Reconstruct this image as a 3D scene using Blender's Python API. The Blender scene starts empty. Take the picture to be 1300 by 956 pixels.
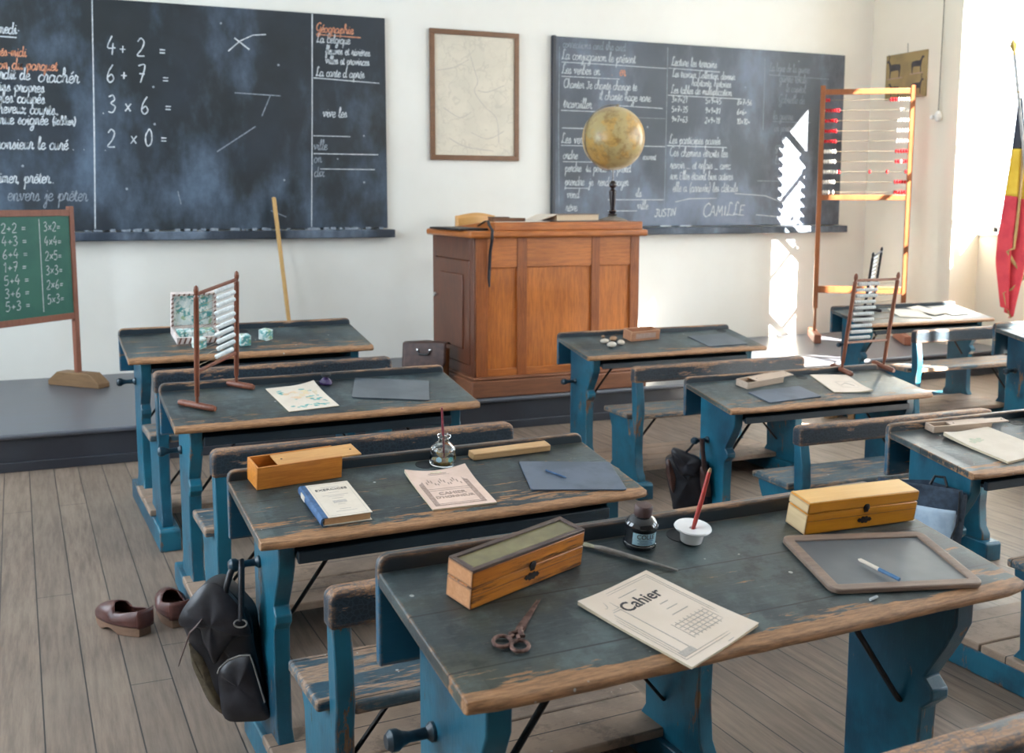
import bpy, bmesh, math, random
from mathutils import Vector, Matrix, Euler
C = bpy.context.scene.collection
SC = bpy.context.scene
random.seed(7)
PI = math.pi

# ------------------------------------------------------------------ camera, sky, sun, exposure
cd = bpy.data.cameras.new('camera'); cam = bpy.data.objects.new('camera', cd); C.objects.link(cam)
FW = Vector((0.38878, 0.91224, -0.12912)); RT = Vector((0.91998, -0.39196, 0.00091)); UP = RT.cross(FW).normalized()
RT = FW.cross(UP).normalized()
m = Matrix((RT, UP, -FW)).transposed().to_4x4(); m.translation = Vector((0, 0, 1.5242)); cam.matrix_world = m
cd.sensor_width = 36; cd.lens = 1365.57 * 36 / 1300; cd.shift_y = -44.5 / 1300
cd.clip_start = .05; cd.dof.use_dof = True; cd.dof.focus_distance = 2.75; cd.dof.aperture_fstop = 6.3
SC.camera = cam
SC.view_settings.view_transform = 'Standard'; SC.view_settings.look = 'None'
SC.view_settings.gamma = 1; SC.view_settings.use_curve_mapping = False
SC.view_settings.exposure = 0.22
w = bpy.data.worlds.new('sky'); SC.world = w; w.use_nodes = True
bg = w.node_tree.nodes['Background']; bg.inputs[0].default_value = (0.76, 0.88, 1.0, 1); bg.inputs[1].default_value = 11.0
sd = bpy.data.lights.new('sun', 'SUN'); sun = bpy.data.objects.new('sun', sd); C.objects.link(sun)
sd.energy = 110; sd.color = (1, .93, .82); sd.angle = .009
sun.rotation_euler = Vector((-.70, 1.0, -.75)).to_track_quat('-Z', 'Y').to_euler()
def portal(x, y0, y1, z0, z1, face):
    l = bpy.data.lights.new('window_portal', 'AREA'); l.shape = 'RECTANGLE'; l.size = z1 - z0; l.size_y = y1 - y0
    l.cycles.is_portal = True
    o = bpy.data.objects.new('window_portal', l); C.objects.link(o); o.location = (x, (y0 + y1) / 2, (z0 + z1) / 2)
    o.rotation_euler = (0, PI / 2 * (1 if face < 0 else -1), 0)
RW = [(6.15, 7.49), (3.25, 5.15), (0.40, 2.30), (-2.45, -0.55)]
LW = [(5.2, 7.4), (1.9, 3.9)]
for a, b in RW: portal(8.2, a, b, 1.24, 3.9, -1)
for a, b in LW: portal(-3.0, a, b, 1.0, 3.9, 1)

# ------------------------------------------------------------------ node helpers
def mat(name):
    m = bpy.data.materials.new(name); m.use_nodes = True
    nt = m.node_tree; return m, nt, nt.nodes['Principled BSDF']
def N(nt, t, **k):
    n = nt.nodes.new(t)
    for a, b in k.items(): setattr(n, a, b)
    return n
def lk(nt, a, b): nt.links.new(a, b)
def math_(nt, op, a, b=None, clamp=False):
    n = N(nt, 'ShaderNodeMath', operation=op, use_clamp=clamp)
    for i, v in enumerate((a, b)):
        if v is None: continue
        if isinstance(v, (int, float)): n.inputs[i].default_value = v
        else: lk(nt, v, n.inputs[i])
    return n.outputs[0]
def mix(nt, f, a, b):
    n = N(nt, 'ShaderNodeMix', data_type='RGBA')
    if isinstance(f, (int, float)): n.inputs[0].default_value = f
    else: lk(nt, f, n.inputs[0])
    for i, v in ((6, a), (7, b)):
        if isinstance(v, tuple): n.inputs[i].default_value = (*v, 1)
        else: lk(nt, v, n.inputs[i])
    return n.outputs[2]
def ramp(nt, v, lo, hi):
    n = N(nt, 'ShaderNodeMapRange'); n.interpolation_type = 'SMOOTHSTEP'
    lk(nt, v, n.inputs[0]); n.inputs[1].default_value = lo; n.inputs[2].default_value = hi
    return n.outputs[0]
def coords(nt, sc=(1, 1, 1), rnd=True):
    tc = N(nt, 'ShaderNodeTexCoord'); mp = N(nt, 'ShaderNodeMapping'); mp.inputs[3].default_value = sc
    if rnd:
        oi = N(nt, 'ShaderNodeObjectInfo'); v = N(nt, 'ShaderNodeVectorMath', operation='SCALE'); v.inputs[0].default_value = (7, 5, 9)
        lk(nt, oi.outputs['Random'], v.inputs[3]); ad = N(nt, 'ShaderNodeVectorMath', operation='ADD')
        lk(nt, tc.outputs['Object'], ad.inputs[0]); lk(nt, v.outputs[0], ad.inputs[1]); lk(nt, ad.outputs[0], mp.inputs[0])
    else: lk(nt, tc.outputs['Object'], mp.inputs[0])
    return mp.outputs[0], tc.outputs['Object']
def noise(nt, co, s, d=4, r=.6):
    n = N(nt, 'ShaderNodeTexNoise'); lk(nt, co, n.inputs['Vector']); n.inputs['Scale'].default_value = s
    n.inputs['Detail'].default_value = d; n.inputs['Roughness'].default_value = r; return n.outputs['Fac']
def edge_mask(nt, radius):
    bv = N(nt, 'ShaderNodeBevel', samples=4); bv.inputs[0].default_value = radius
    g = N(nt, 'ShaderNodeNewGeometry'); d = N(nt, 'ShaderNodeVectorMath', operation='DOT_PRODUCT')
    lk(nt, bv.outputs[0], d.inputs[0]); lk(nt, g.outputs['Normal'], d.inputs[1])
    return math_(nt, 'SUBTRACT', 1.0, d.outputs['Value'])
def bump(nt, bs, h, s=.3, dist=.002):
    b = N(nt, 'ShaderNodeBump'); b.inputs['Strength'].default_value = s; b.inputs['Distance'].default_value = dist
    lk(nt, h, b.inputs['Height']); lk(nt, b.outputs[0], bs.inputs['Normal'])

def plain(name, col, rough=.5, metal=0, col2=None, sc=20, stretch=(1, 1, 1), spec=.5, bmp=0):
    m, nt, bs = mat(name)
    bs.inputs['Roughness'].default_value = rough; bs.inputs['Metallic'].default_value = metal
    bs.inputs['Specular IOR Level'].default_value = spec
    co, _ = coords(nt, stretch); n = noise(nt, co, sc)
    c2 = col2 or tuple(c * .7 for c in col)
    lk(nt, mix(nt, ramp(nt, n, .35, .65), col, c2), bs.inputs['Base Color'])
    if bmp: bump(nt, bs, n, bmp)
    return m
def paint(name, base, base2, wood, amount=.62, edge=.35, grain=(1, 8, 8), rough=.45, er=.012, dirt=None, front=None, pl=0, specks=True, crackle=False, zsplit=None, ztop=None):
    """old paint over wood: patches and edges rubbed through to the wood"""
    m, nt, bs = mat(name)
    co, ob = coords(nt, grain); co1, _ = coords(nt, (1, 1, 1))
    n1 = noise(nt, co, 3.2, 6, .65); n2 = noise(nt, co1, 2.4, 4); n3 = noise(nt, co, 14, 5, .7)
    nf = noise(nt, co1, 90, 3)
    colr = mix(nt, ramp(nt, n2, .35, .68), base, base2)
    colr = mix(nt, math_(nt, 'MULTIPLY', ramp(nt, n3, .52, .75), .35), colr, tuple(min(1, c * 2.2 + .02) for c in base2))
    sep = N(nt, 'ShaderNodeSeparateXYZ'); lk(nt, ob, sep.inputs[0])
    if zsplit: colr = mix(nt, ramp(nt, sep.outputs[2], zsplit[0] - .006, zsplit[0] + .006), colr, zsplit[1])
    if dirt: colr = mix(nt, math_(nt, 'MULTIPLY', ramp(nt, noise(nt, co1, 5.5, 6), .5, .7), .8), colr, dirt)
    if specks:
        mt1 = noise(nt, co1, 7, 9, .72); colr = mix(nt, math_(nt, 'MULTIPLY', ramp(nt, mt1, .50, .66), .60), colr, tuple(c * 1.9 for c in base2))
        colr = mix(nt, math_(nt, 'MULTIPLY', ramp(nt, mt1, .47, .36), .65), colr, tuple(c * .35 for c in base))
        sc_ = noise(nt, co, 26, 5, .8); colr = mix(nt, math_(nt, 'MULTIPLY', ramp(nt, sc_, .60, .70), .5), colr, (.16, .19, .19))
    wn = noise(nt, co, 20, 4, .7)
    wc = mix(nt, ramp(nt, wn, .3, .7), wood, tuple(c * .45 for c in wood))
    wear = math_(nt, 'ADD', n1, math_(nt, 'MULTIPLY', math_(nt, 'SUBTRACT', n3, .5), .55))
    em = edge_mask(nt, er)
    wear = math_(nt, 'ADD', wear, math_(nt, 'MULTIPLY', math_(nt, 'MINIMUM', math_(nt, 'MULTIPLY', em, 6), 1), edge))
    if front:   # hands and sleeves have rubbed the pupil's edge bare
        f0, f1, k = front
        mr = N(nt, 'ShaderNodeMapRange'); lk(nt, sep.outputs[1], mr.inputs[0]); mr.inputs[1].default_value = f1; mr.inputs[2].default_value = f0
        mr.interpolation_type = 'SMOOTHERSTEP'
        wear = math_(nt, 'ADD', wear, math_(nt, 'MULTIPLY', mr.outputs[0], k))
        m2 = N(nt, 'ShaderNodeMapRange'); lk(nt, sep.outputs[1], m2.inputs[0]); m2.inputs[1].default_value = .20; m2.inputs[2].default_value = .0
        wear = math_(nt, 'ADD', wear, math_(nt, 'MULTIPLY', m2.outputs[0], .16))
    if ztop: wear = math_(nt, 'ADD', wear, math_(nt, 'MULTIPLY', ramp(nt, sep.outputs[2], ztop[0], ztop[1]), ztop[2]))
    oi = N(nt, 'ShaderNodeObjectInfo'); wear = math_(nt, 'ADD', wear, math_(nt, 'MULTIPLY', math_(nt, 'SUBTRACT', oi.outputs['Random'], .5), .09))
    f = ramp(nt, wear, amount, amount + .05)
    colr = mix(nt, f, colr, wc)
    h = math_(nt, 'SUBTRACT', math_(nt, 'MULTIPLY', n3, .6), math_(nt, 'MULTIPLY', f, .5))
    if pl:      # cracks between the boards
        fr = math_(nt, 'FRACT', math_(nt, 'MULTIPLY', math_(nt, 'ADD', sep.outputs[1], math_(nt, 'MULTIPLY', n2, .006)), pl))
        ln = math_(nt, 'LESS_THAN', math_(nt, 'ABSOLUTE', math_(nt, 'SUBTRACT', fr, .5)), .010)
        colr = mix(nt, math_(nt, 'MULTIPLY', ln, .85), colr, (.006, .006, .006))
    if crackle:
        vo = N(nt, 'ShaderNodeTexVoronoi', feature='DISTANCE_TO_EDGE'); lk(nt, co1, vo.inputs['Vector']); vo.inputs['Scale'].default_value = 75
        cr = math_(nt, 'LESS_THAN', vo.outputs['Distance'], .07)
        colr = mix(nt, math_(nt, 'MULTIPLY', cr, .45), colr, tuple(min(1, c * 1.9 + .008) for c in base2))
        h = math_(nt, 'SUBTRACT', h, math_(nt, 'MULTIPLY', cr, .6))
    if specks:
        vo = N(nt, 'ShaderNodeTexVoronoi'); lk(nt, co1, vo.inputs['Vector']); vo.inputs['Scale'].default_value = 9; vo.inputs['Randomness'].default_value = 1
        v2 = N(nt, 'ShaderNodeTexVoronoi'); lk(nt, co1, v2.inputs['Vector']); v2.inputs['Scale'].default_value = 23
        s = math_(nt, 'MAXIMUM', math_(nt, 'LESS_THAN', vo.outputs['Distance'], .040), math_(nt, 'MULTIPLY', math_(nt, 'LESS_THAN', v2.outputs['Distance'], .05), ramp(nt, n2, .5, .56)))
        colr = mix(nt, math_(nt, 'MULTIPLY', s, .8), colr, (.5, .52, .5))
    lk(nt, colr, bs.inputs['Base Color'])
    r = math_(nt, 'ADD', math_(nt, 'MULTIPLY', n3, .25), math_(nt, 'ADD', math_(nt, 'MULTIPLY', f, .18), rough - .12))
    lk(nt, r, bs.inputs['Roughness'])
    bump(nt, bs, math_(nt, 'ADD', h, math_(nt, 'MULTIPLY', nf, .1)), .55, .0022)
    return m
def wood(name, c1, c2, axis=0, rough=.45, scale=1., rings=9, bmp=.2, edge=None, blotch=None):
    m, nt, bs = mat(name)
    st = [14, 14, 14]; st[axis] = 1.1
    co, ob = coords(nt, tuple(s * scale for s in st)); co1, _ = coords(nt, (1, 1, 1))
    n = noise(nt, co, 1.6, 5, .65); nf = noise(nt, co, 8, 4, .7); nb = noise(nt, co1, 4.5 * scale, 4)
    wv = math_(nt, 'FRACT', math_(nt, 'MULTIPLY', n, rings))
    wv = math_(nt, 'ABSOLUTE', math_(nt, 'SUBTRACT', math_(nt, 'MULTIPLY', wv, 2), 1))
    f = math_(nt, 'ADD', math_(nt, 'MULTIPLY', wv, .35), math_(nt, 'ADD', math_(nt, 'MULTIPLY', nf, .5), math_(nt, 'MULTIPLY', math_(nt, 'SUBTRACT', nb, .5), .9)), clamp=True)
    colr = mix(nt, f, c1, c2)
    if blotch: colr = mix(nt, math_(nt, 'MULTIPLY', ramp(nt, noise(nt, co, 3.1, 6, .75), .50, .62), .9), colr, blotch)
    if edge: colr = mix(nt, math_(nt, 'MULTIPLY', edge_mask(nt, .006), 3, clamp=True), colr, edge)
    lk(nt, colr, bs.inputs['Base Color']); bs.inputs['Roughness'].default_value = rough
    bump(nt, bs, nf, bmp, .001)
    return m
def metal(name, col, rough=.4, rust=None):
    m, nt, bs = mat(name); bs.inputs['Metallic'].default_value = .85 if not rust else .55; bs.inputs['Roughness'].default_value = rough
    co, _ = coords(nt)
    lk(nt, mix(nt, ramp(nt, noise(nt, co, 60), .4, .6), col, rust or tuple(c * .6 for c in col)), bs.inputs['Base Color']); return m
def glass(name, col, rough=.03, ior=1.45):
    m, nt, bs = mat(name); bs.inputs['Base Color'].default_value = (*col, 1); bs.inputs['Transmission Weight'].default_value = 1
    bs.inputs['Roughness'].default_value = rough; bs.inputs['IOR'].default_value = ior; return m
def pane_mat():
    m, nt, bs = mat('window_glass'); out = nt.nodes['Material Output']; nt.nodes.remove(bs)
    t = N(nt, 'ShaderNodeBsdfTransparent'); g = N(nt, 'ShaderNodeBsdfGlossy'); g.inputs['Roughness'].default_value = .02
    mx = N(nt, 'ShaderNodeMixShader'); mx.inputs[0].default_value = .06
    lk(nt, t.outputs[0], mx.inputs[1]); lk(nt, g.outputs[0], mx.inputs[2]); lk(nt, mx.outputs[0], out.inputs[0]); return m

# ------------------------------------------------------------------ materials
M = {}
M['wall'] = plain('limewashed_wall', (.80, .785, .73), .9, col2=(.77, .75, .69), sc=1.3, bmp=.05)
M['wall_r'] = plain('cream_wall', (.82, .765, .64), .9, col2=(.79, .735, .61), sc=1.3, bmp=.05)
M['white'] = plain('white_paint', (.86, .86, .83), .6, col2=(.8, .8, .77), sc=3)
M['wallf'] = plain('darkened_unseen_wall', (.16, .12, .09), .7, sc=2)  # unseen rear wall, coloured dark to cut light bounced from behind
M['ceil'] = plain('ceiling_plaster', (.86, .86, .83), .9, sc=2, col2=(.82, .82, .8))
M['plat'] = plain('grey_painted_boards', (.085, .095, .12), .33, col2=(.085, .09, .105), sc=2.2, stretch=(1, 7, 1))
M['riser'] = plain('dark_grey_riser', (.035, .04, .052), .4, col2=(.028, .03, .04), sc=3)
def floor_mat():
    m, nt, bs = mat('worn_floorboards'); co, ob = coords(nt, (1, 1, 1), False)
    sep = N(nt, 'ShaderNodeSeparateXYZ'); lk(nt, ob, sep.inputs[0])
    u = math_(nt, 'DIVIDE', math_(nt, 'ADD', sep.outputs[0], math_(nt, 'MULTIPLY', sep.outputs[1], .028)), .128)
    pid = math_(nt, 'FLOOR', u); fr = math_(nt, 'FRACT', u)
    wn = N(nt, 'ShaderNodeTexWhiteNoise', noise_dimensions='1D'); lk(nt, pid, wn.inputs['W'])
    gap = math_(nt, 'LESS_THAN', math_(nt, 'ABSOLUTE', math_(nt, 'SUBTRACT', fr, .5)), .483)
    # board ends every 3 m, staggered
    v = math_(nt, 'FRACT', math_(nt, 'ADD', math_(nt, 'DIVIDE', sep.outputs[1], 3.1), wn.outputs['Value']))
    ge = math_(nt, 'GREATER_THAN', v, .0015)
    mp = N(nt, 'ShaderNodeMapping'); mp.inputs[3].default_value = (16, 1.2, 1); lk(nt, ob, mp.inputs[0])
    ad = N(nt, 'ShaderNodeVectorMath', operation='ADD'); lk(nt, mp.outputs[0], ad.inputs[0]); lk(nt, wn.outputs['Color'], ad.inputs[1])
    g = noise(nt, ad.outputs[0], 3, 6, .7); b = noise(nt, co, 1.1, 4)
    c = mix(nt, ramp(nt, g, .3, .72), (.25, .185, .14), (.135, .098, .076))
    c = mix(nt, math_(nt, 'MULTIPLY', wn.outputs['Value'], .45), c, (.12, .092, .074))
    c = mix(nt, math_(nt, 'MULTIPLY', ramp(nt, b, .4, .7), .35), c, (.30, .235, .18))
    k = math_(nt, 'MULTIPLY', gap, ge); c = mix(nt, k, (.035, .03, .028), c)
    lk(nt, c, bs.inputs['Base Color']); lk(nt, math_(nt, 'ADD', math_(nt, 'MULTIPLY', g, .25), .38), bs.inputs['Roughness'])
    bump(nt, bs, math_(nt, 'ADD', k, math_(nt, 'MULTIPLY', g, .15)), .5, .002); return m
M['floor'] = floor_mat()
M['top'] = paint('desk_top_paint', (.014, .026, .034), (.058, .082, .086), (.44, .23, .11), .675, .30, (1.2, 9, 9), .36, .010, dirt=(.055, .062, .045), front=(.000, .040, .42), pl=6.1)
M['rail'] = paint('backrest_paint', (.006, .012, .020), (.012, .026, .040), (.44, .24, .13), .645, .36, (1.5, 8, 8), .45, .020, crackle=True, specks=False, ztop=(.685, .714, .17))
M['blue'] = paint('blue_leg_paint', (.008, .125, .195), (.006, .058, .100), (.22, .115, .06), .655, .22, (4, 4, 1.2), .38, .010, dirt=(.008, .035, .06), specks=False)
M['board'] = paint('blue_back_board_paint', (.010, .095, .170), (.012, .060, .10), (.44, .25, .14), .68, .30, (1.2, 9, 9), .42, .014, specks=False, zsplit=(.770, (.016, .030, .042)), ztop=(.790, .808, .15))
M['shelf'] = paint('dark_shelf_paint', (.010, .022, .034), (.014, .034, .05), (.12, .09, .07), .72, .2, (1.2, 9, 9), .5, .008, specks=False)
M['seatp'] = paint('seat_paint', (.022, .070, .105), (.05, .085, .105), (.38, .255, .175), .50, .24, (1.3, 9, 9), .45, .014, pl=3.9)
M['footr'] = paint('footrest_wood', (.33, .23, .165), (.20, .145, .11), (.035, .085, .12), .74, .0, (1.2, 10, 10), .6, .006, pl=3.9)
M['iron'] = metal('dark_iron', (.035, .033, .035), .5, rust=(.03, .02, .016))
M['rust'] = metal('rusty_iron', (.20, .115, .095), .5, rust=(.085, .045, .036))
M['peg'] = plain('dark_blue_peg', (.02, .055, .08), .35, col2=(.01, .02, .03), sc=30)
M['desk'] = wood('teacher_desk_wood', (.40, .115, .024), (.10, .022, .005), 2, .38, .8, 8, .2)
M['deskp'] = wood('teacher_desk_panel', (.66, .21, .036), (.22, .055, .010), 2, .36, .6, 9, .2)
M['deskh'] = wood('teacher_desk_rail', (.56, .18, .038), (.18, .044, .009), 0, .36, .8, 7, .2)
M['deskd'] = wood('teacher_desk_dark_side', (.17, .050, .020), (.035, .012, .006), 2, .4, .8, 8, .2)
M['plinth'] = wood('teacher_desk_plinth', (.26, .10, .045), (.11, .038, .018), 0, .5, .8, 6, .2)
M['frame'] = wood('brown_picture_frame', (.22, .105, .05), (.10, .045, .02), 0, .4, 2, 5)
M['abw'] = wood('abacus_red_wood', (.235, .075, .038), (.10, .028, .014), 2, .4, 2, 5)
M['abbig'] = wood('big_abacus_wood', (.30, .105, .036), (.14, .040, .014), 2, .42, 1, 6)
M['abblack'] = plain('abacus_black_wood', (.02, .018, .022), .4)
M['easel'] = wood('easel_wood', (.30, .115, .07), (.17, .058, .032), 2, .5, 1.4, 5)
M['eaself'] = wood('easel_foot_wood', (.26, .15, .07), (.13, .07, .03), 1, .6, 1.4, 5)
M['pine'] = wood('pencil_box_pine', (.70, .27, .04), (.38, .11, .015), 0, .42, 1.5, 6, edge=(.30, .13, .04))
M['pinelid'] = wood('pencil_box_lid', (.68, .37, .13), (.46, .21, .06), 0, .42, 1.5, 6)
M['yell'] = wood('yellow_varnished_box', (.78, .34, .025), (.52, .18, .008), 0, .28, 1.2, 3, .1, edge=(.22, .09, .02))
M['yelltop'] = wood('yellow_box_lid_top', (.84, .50, .15), (.68, .35, .07), 0, .28, 1.2, 3, .1, edge=(.22, .09, .02))
M['yellend'] = wood('pale_box_end', (.72, .55, .33), (.58, .40, .20), 1, .35, 1.2, 4, .1, edge=(.25, .11, .04))
M['oldbox'] = wood('worn_orange_box', (.66, .24, .02), (.34, .09, .008), 0, .35, 1.6, 4, .2, edge=(.07, .025, .015), blotch=(.03, .012, .006))
M['oldend'] = wood('old_box_end', (.72, .38, .20), (.52, .22, .08), 0, .4, 1.6, 4, .2, edge=(.07, .03, .02))
M['oldframe'] = plain('dark_box_frame', (.10, .065, .05), .5, col2=(.06, .035, .03), sc=30)
M['palewood'] = wood('pale_pencil_box', (.56, .44, .34), (.36, .25, .18), 0, .55, 1.5, 5)
M['rulerw'] = wood('light_wood_block', (.62, .40, .20), (.42, .23, .09), 0, .5, 1.6, 5, edge=(.2, .12, .06))
M['reddish'] = wood('reddish_box', (.46, .22, .12), (.28, .115, .055), 0, .5, 2, 5, edge=(.6, .36, .2))
M['slate'] = plain('slate', (.105, .125, .145), .42, col2=(.075, .092, .112), sc=7)
M['slate2'] = plain('blue_grey_slate', (.095, .125, .175), .42, col2=(.06, .085, .125), sc=9)
M['slatef'] = wood('slate_frame_wood', (.30, .215, .165), (.15, .10, .08), 0, .55, 2, 5, edge=(.36, .27, .22))
M['slateb'] = plain('bare_slate_face', (.16, .175, .185), .38, col2=(.11, .125, .14), sc=4)
M['paper'] = plain('cream_paper', (.78, .67, .57), .85, col2=(.74, .63, .52), sc=12)
M['paperw'] = plain('pale_paper', (.72, .64, .54), .85, col2=(.67, .59, .49), sc=14)
M['paperp'] = plain('pinkish_paper', (.74, .56, .47), .85, col2=(.68, .50, .41), sc=20)
M['pages'] = plain('page_edges', (.62, .38, .20), .9, col2=(.50, .28, .13), sc=60, stretch=(1, 1, 30))
M['pagew'] = plain('light_page_edges', (.72, .62, .46), .9, col2=(.58, .47, .32), sc=60, stretch=(1, 1, 30))
M['ink'] = plain('print_ink', (.07, .065, .07), .8)
M['inkl'] = plain('faint_print', (.42, .38, .34), .8, col2=(.52, .47, .42), sc=200)
M['inkb'] = plain('brown_print', (.30, .20, .16), .8, col2=(.45, .33, .28), sc=200)
M['teal'] = plain('teal_print', (.08, .33, .32), .8, col2=(.22, .48, .44), sc=60)
M['peach'] = plain('peach_print', (.74, .50, .34), .8, col2=(.70, .60, .38), sc=30)
M['blueb'] = plain('blue_bookcloth', (.055, .13, .27), .7, col2=(.035, .085, .18), sc=60)
M['leather'] = plain('black_leather', (.011, .012, .018), .42, col2=(.007, .006, .008), sc=25, bmp=.3)
M['leatherf'] = plain('worn_leather_flap', (.026, .026, .034), .36, col2=(.012, .011, .014), sc=14, bmp=.3)
M['leatherb'] = plain('brown_leather', (.075, .032, .024), .42, col2=(.045, .018, .014), sc=25, bmp=.3)
M['tan'] = plain('tan_leather', (.30, .12, .035), .5, col2=(.19, .07, .02), sc=12)
M['canvas'] = plain('dark_canvas', (.11, .085, .05), .85, col2=(.07, .05, .03), sc=60)
M['denim'] = plain('dark_blue_cloth', (.045, .07, .105), .85, col2=(.028, .042, .066), sc=50)
M['lightcl'] = plain('pale_blue_cloth', (.50, .62, .74), .85, col2=(.40, .52, .66), sc=30)
M['clog'] = plain('brown_clog_leather', (.10, .035, .028), .38, col2=(.065, .022, .018), sc=18)
M['sole'] = wood('wooden_clog_sole', (.24, .14, .09), (.14, .075, .045), 1, .6, 2, 4)
M['clogin'] = plain('clog_lining', (.035, .014, .012), .8)
M['greyclog'] = plain('grey_wooden_clog', (.38, .35, .29), .7, sc=30)
M['tanclog'] = plain('tan_wooden_clog', (.42, .25, .12), .7, sc=30)
M['brass'] = metal('steel_stud', (.75, .75, .75), .2)
M['porc'] = plain('white_porcelain', (.88, .89, .90), .12, col2=(.85, .86, .87), sc=3)
M['penred'] = plain('red_penholder', (.50, .045, .035), .35, col2=(.38, .06, .05), sc=40)
M['penpink'] = plain('dark_red_penholder', (.20, .03, .045), .35, col2=(.28, .06, .08), sc=40)
M['nib'] = metal('steel_nib', (.35, .33, .32), .3)
M['brushw'] = plain('grey_paintbrush_handle', (.30, .29, .27), .6, col2=(.20, .19, .18), sc=30)
M['bristle'] = plain('pale_bristles', (.42, .42, .30), .8, sc=80)
M['colleg'] = plain('dark_glue_bottle', (.012, .014, .018), .06, spec=.8)
M['clear'] = glass('clear_bottle_glass', (.90, .95, .95))
M['amber'] = plain('amber_ink', (.30, .19, .02), .2, col2=(.12, .06, .01), sc=30)
M['cork'] = plain('brown_cork_cap', (.085, .045, .042), .55, sc=40)
M['label'] = plain('pale_blue_label', (.36, .56, .64), .6, sc=15, col2=(.30, .50, .60))
M['purple'] = plain('purple_ink_glass', (.05, .03, .10), .08, spec=.8)
M['chalk'] = plain('white_chalk', (.66, .70, .72), .95, col2=(.42, .46, .50), sc=55)
M['chalkd'] = plain('faded_chalk', (.30, .34, .38), .95, col2=(.18, .21, .25), sc=45)
M['chalko'] = plain('orange_chalk', (.72, .34, .20), .95, col2=(.5, .2, .12), sc=55)
M['greenb'] = plain('green_board', (.018, .115, .085), .55, col2=(.028, .14, .10), sc=5)
M['redbead'] = plain('red_bead', (.50, .012, .018), .25, col2=(.42, .01, .015), sc=9)
M['whitebead'] = plain('white_bead', (.78, .74, .66), .3, col2=(.72, .68, .6), sc=9)
M['milk'] = plain('white_glass_beads', (.80, .84, .84), .25, col2=(.66, .70, .70), sc=60, stretch=(1, 1, 1))
M['wire'] = metal('steel_wire', (.30, .25, .18), .4)
M['globew'] = plain('black_turned_wood', (.018, .010, .012), .25)
M['globeb'] = plain('globe_foot', (.26, .22, .18), .5)
M['chair'] = wood('light_wood_chair', (.66, .36, .12), (.46, .22, .06), 0, .4, 1, 5)
M['broom'] = wood('yellow_wooden_pole', (.62, .38, .13), (.44, .24, .07), 2, .5, 2, 4)
M['flagblack'] = plain('flag_black', (.06, .07, .10), .75, sc=8)  # flag colours brightened in place of sun shining through the cloth
M['flagyellow'] = plain('flag_yellow', (.86, .62, .07), .75, col2=(.8, .54, .05), sc=8)
M['flagred'] = plain('flag_red', (.74, .075, .10), .75, col2=(.64, .05, .08), sc=8)
M['fringe'] = plain('gold_fringe', (.52, .36, .17), .7, col2=(.40, .26, .11), sc=120)
M['gold'] = metal('gilt_finial', (.62, .45, .16), .35)
M['grey'] = plain('grey_window_paint', (.50, .52, .54), .5)
M['glass'] = pane_mat()
M['stripe'] = plain('box_brown_stripe', (.20, .085, .06), .7)
M['pinkbox'] = plain('pale_box_cardboard', (.72, .62, .58), .8, sc=20)
M['bulb'] = plain('white_pull_knob', (.85, .85, .82), .3)
M['pebble'] = plain('pale_pebble', (.60, .53, .44), .6, col2=(.45, .38, .30), sc=25)
M['brownp'] = plain('brown_pebble', (.38, .22, .12), .6, sc=25)
M['hole'] = plain('hole_shade_stopper_black', (.008, .012, .016), .5)  # black for the painted shade of holes, also the inkwell stopper

def chalkboard_mat(name, a, b, haze, lo, hi, k, rough=.5):
    m, nt, bs = mat(name); co, ob = coords(nt, (1, 1, 1)); st, _ = coords(nt, (2.0, 1, 1.0))
    n1 = noise(nt, co, 1.3, 5, .6); n2 = noise(nt, st, 1.1, 7, .62); sep = N(nt, 'ShaderNodeSeparateXYZ'); lk(nt, ob, sep.inputs[0])
    n2 = math_(nt, 'ADD', n2, math_(nt, 'MULTIPLY', ramp(nt, sep.outputs[2], 2.3, 1.25), .13)); n3 = noise(nt, co, 16, 5, .7)
    c = mix(nt, ramp(nt, n1, .35, .65), a, b)
    f = math_(nt, 'MULTIPLY', ramp(nt, n2, lo, hi), k)
    f = math_(nt, 'MULTIPLY', f, math_(nt, 'ADD', n3, .35))
    c = mix(nt, f, c, haze)
    vo = N(nt, 'ShaderNodeTexVoronoi'); lk(nt, co, vo.inputs['Vector']); vo.inputs['Scale'].default_value = 5
    c = mix(nt, math_(nt, 'MULTIPLY', math_(nt, 'LESS_THAN', vo.outputs['Distance'], .045), .6), c, (.45, .5, .55))
    lk(nt, c, bs.inputs['Base Color']); bs.inputs['Roughness'].default_value = rough; return m
M['bb1'] = chalkboard_mat('blackboard_left', (.013, .019, .023), (.021, .030, .042), (.10, .15, .22), .50, .80, .95)
M['bb2'] = chalkboard_mat('blackboard_right', (.040, .052, .066), (.060, .075, .098), (.18, .22, .30), .45, .75, 1.0)
M['ledge'] = chalkboard_mat('chalk_ledge', (.020, .030, .045), (.030, .045, .07), (.25, .32, .42), .55, .8, .6)
def map_mat():
    m, nt, bs = mat('old_map'); co, ob = coords(nt, (1, 1, 1), False)
    n = noise(nt, co, 5, 5); c = mix(nt, ramp(nt, n, .35, .65), (.66, .60, .49), (.60, .55, .45))
    for sc, lo, col in ((3.2, .008, (.40, .36, .30)), (7, .012, (.50, .44, .36))):
        q = noise(nt, co, sc, 3); l = math_(nt, 'LESS_THAN', math_(nt, 'ABSOLUTE', math_(nt, 'SUBTRACT', q, .5)), lo); c = mix(nt, math_(nt, 'MULTIPLY', l, .28), c, col)
    lk(nt, c, bs.inputs['Base Color']); bs.inputs['Roughness'].default_value = .35; return m
M['map'] = map_mat()
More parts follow.
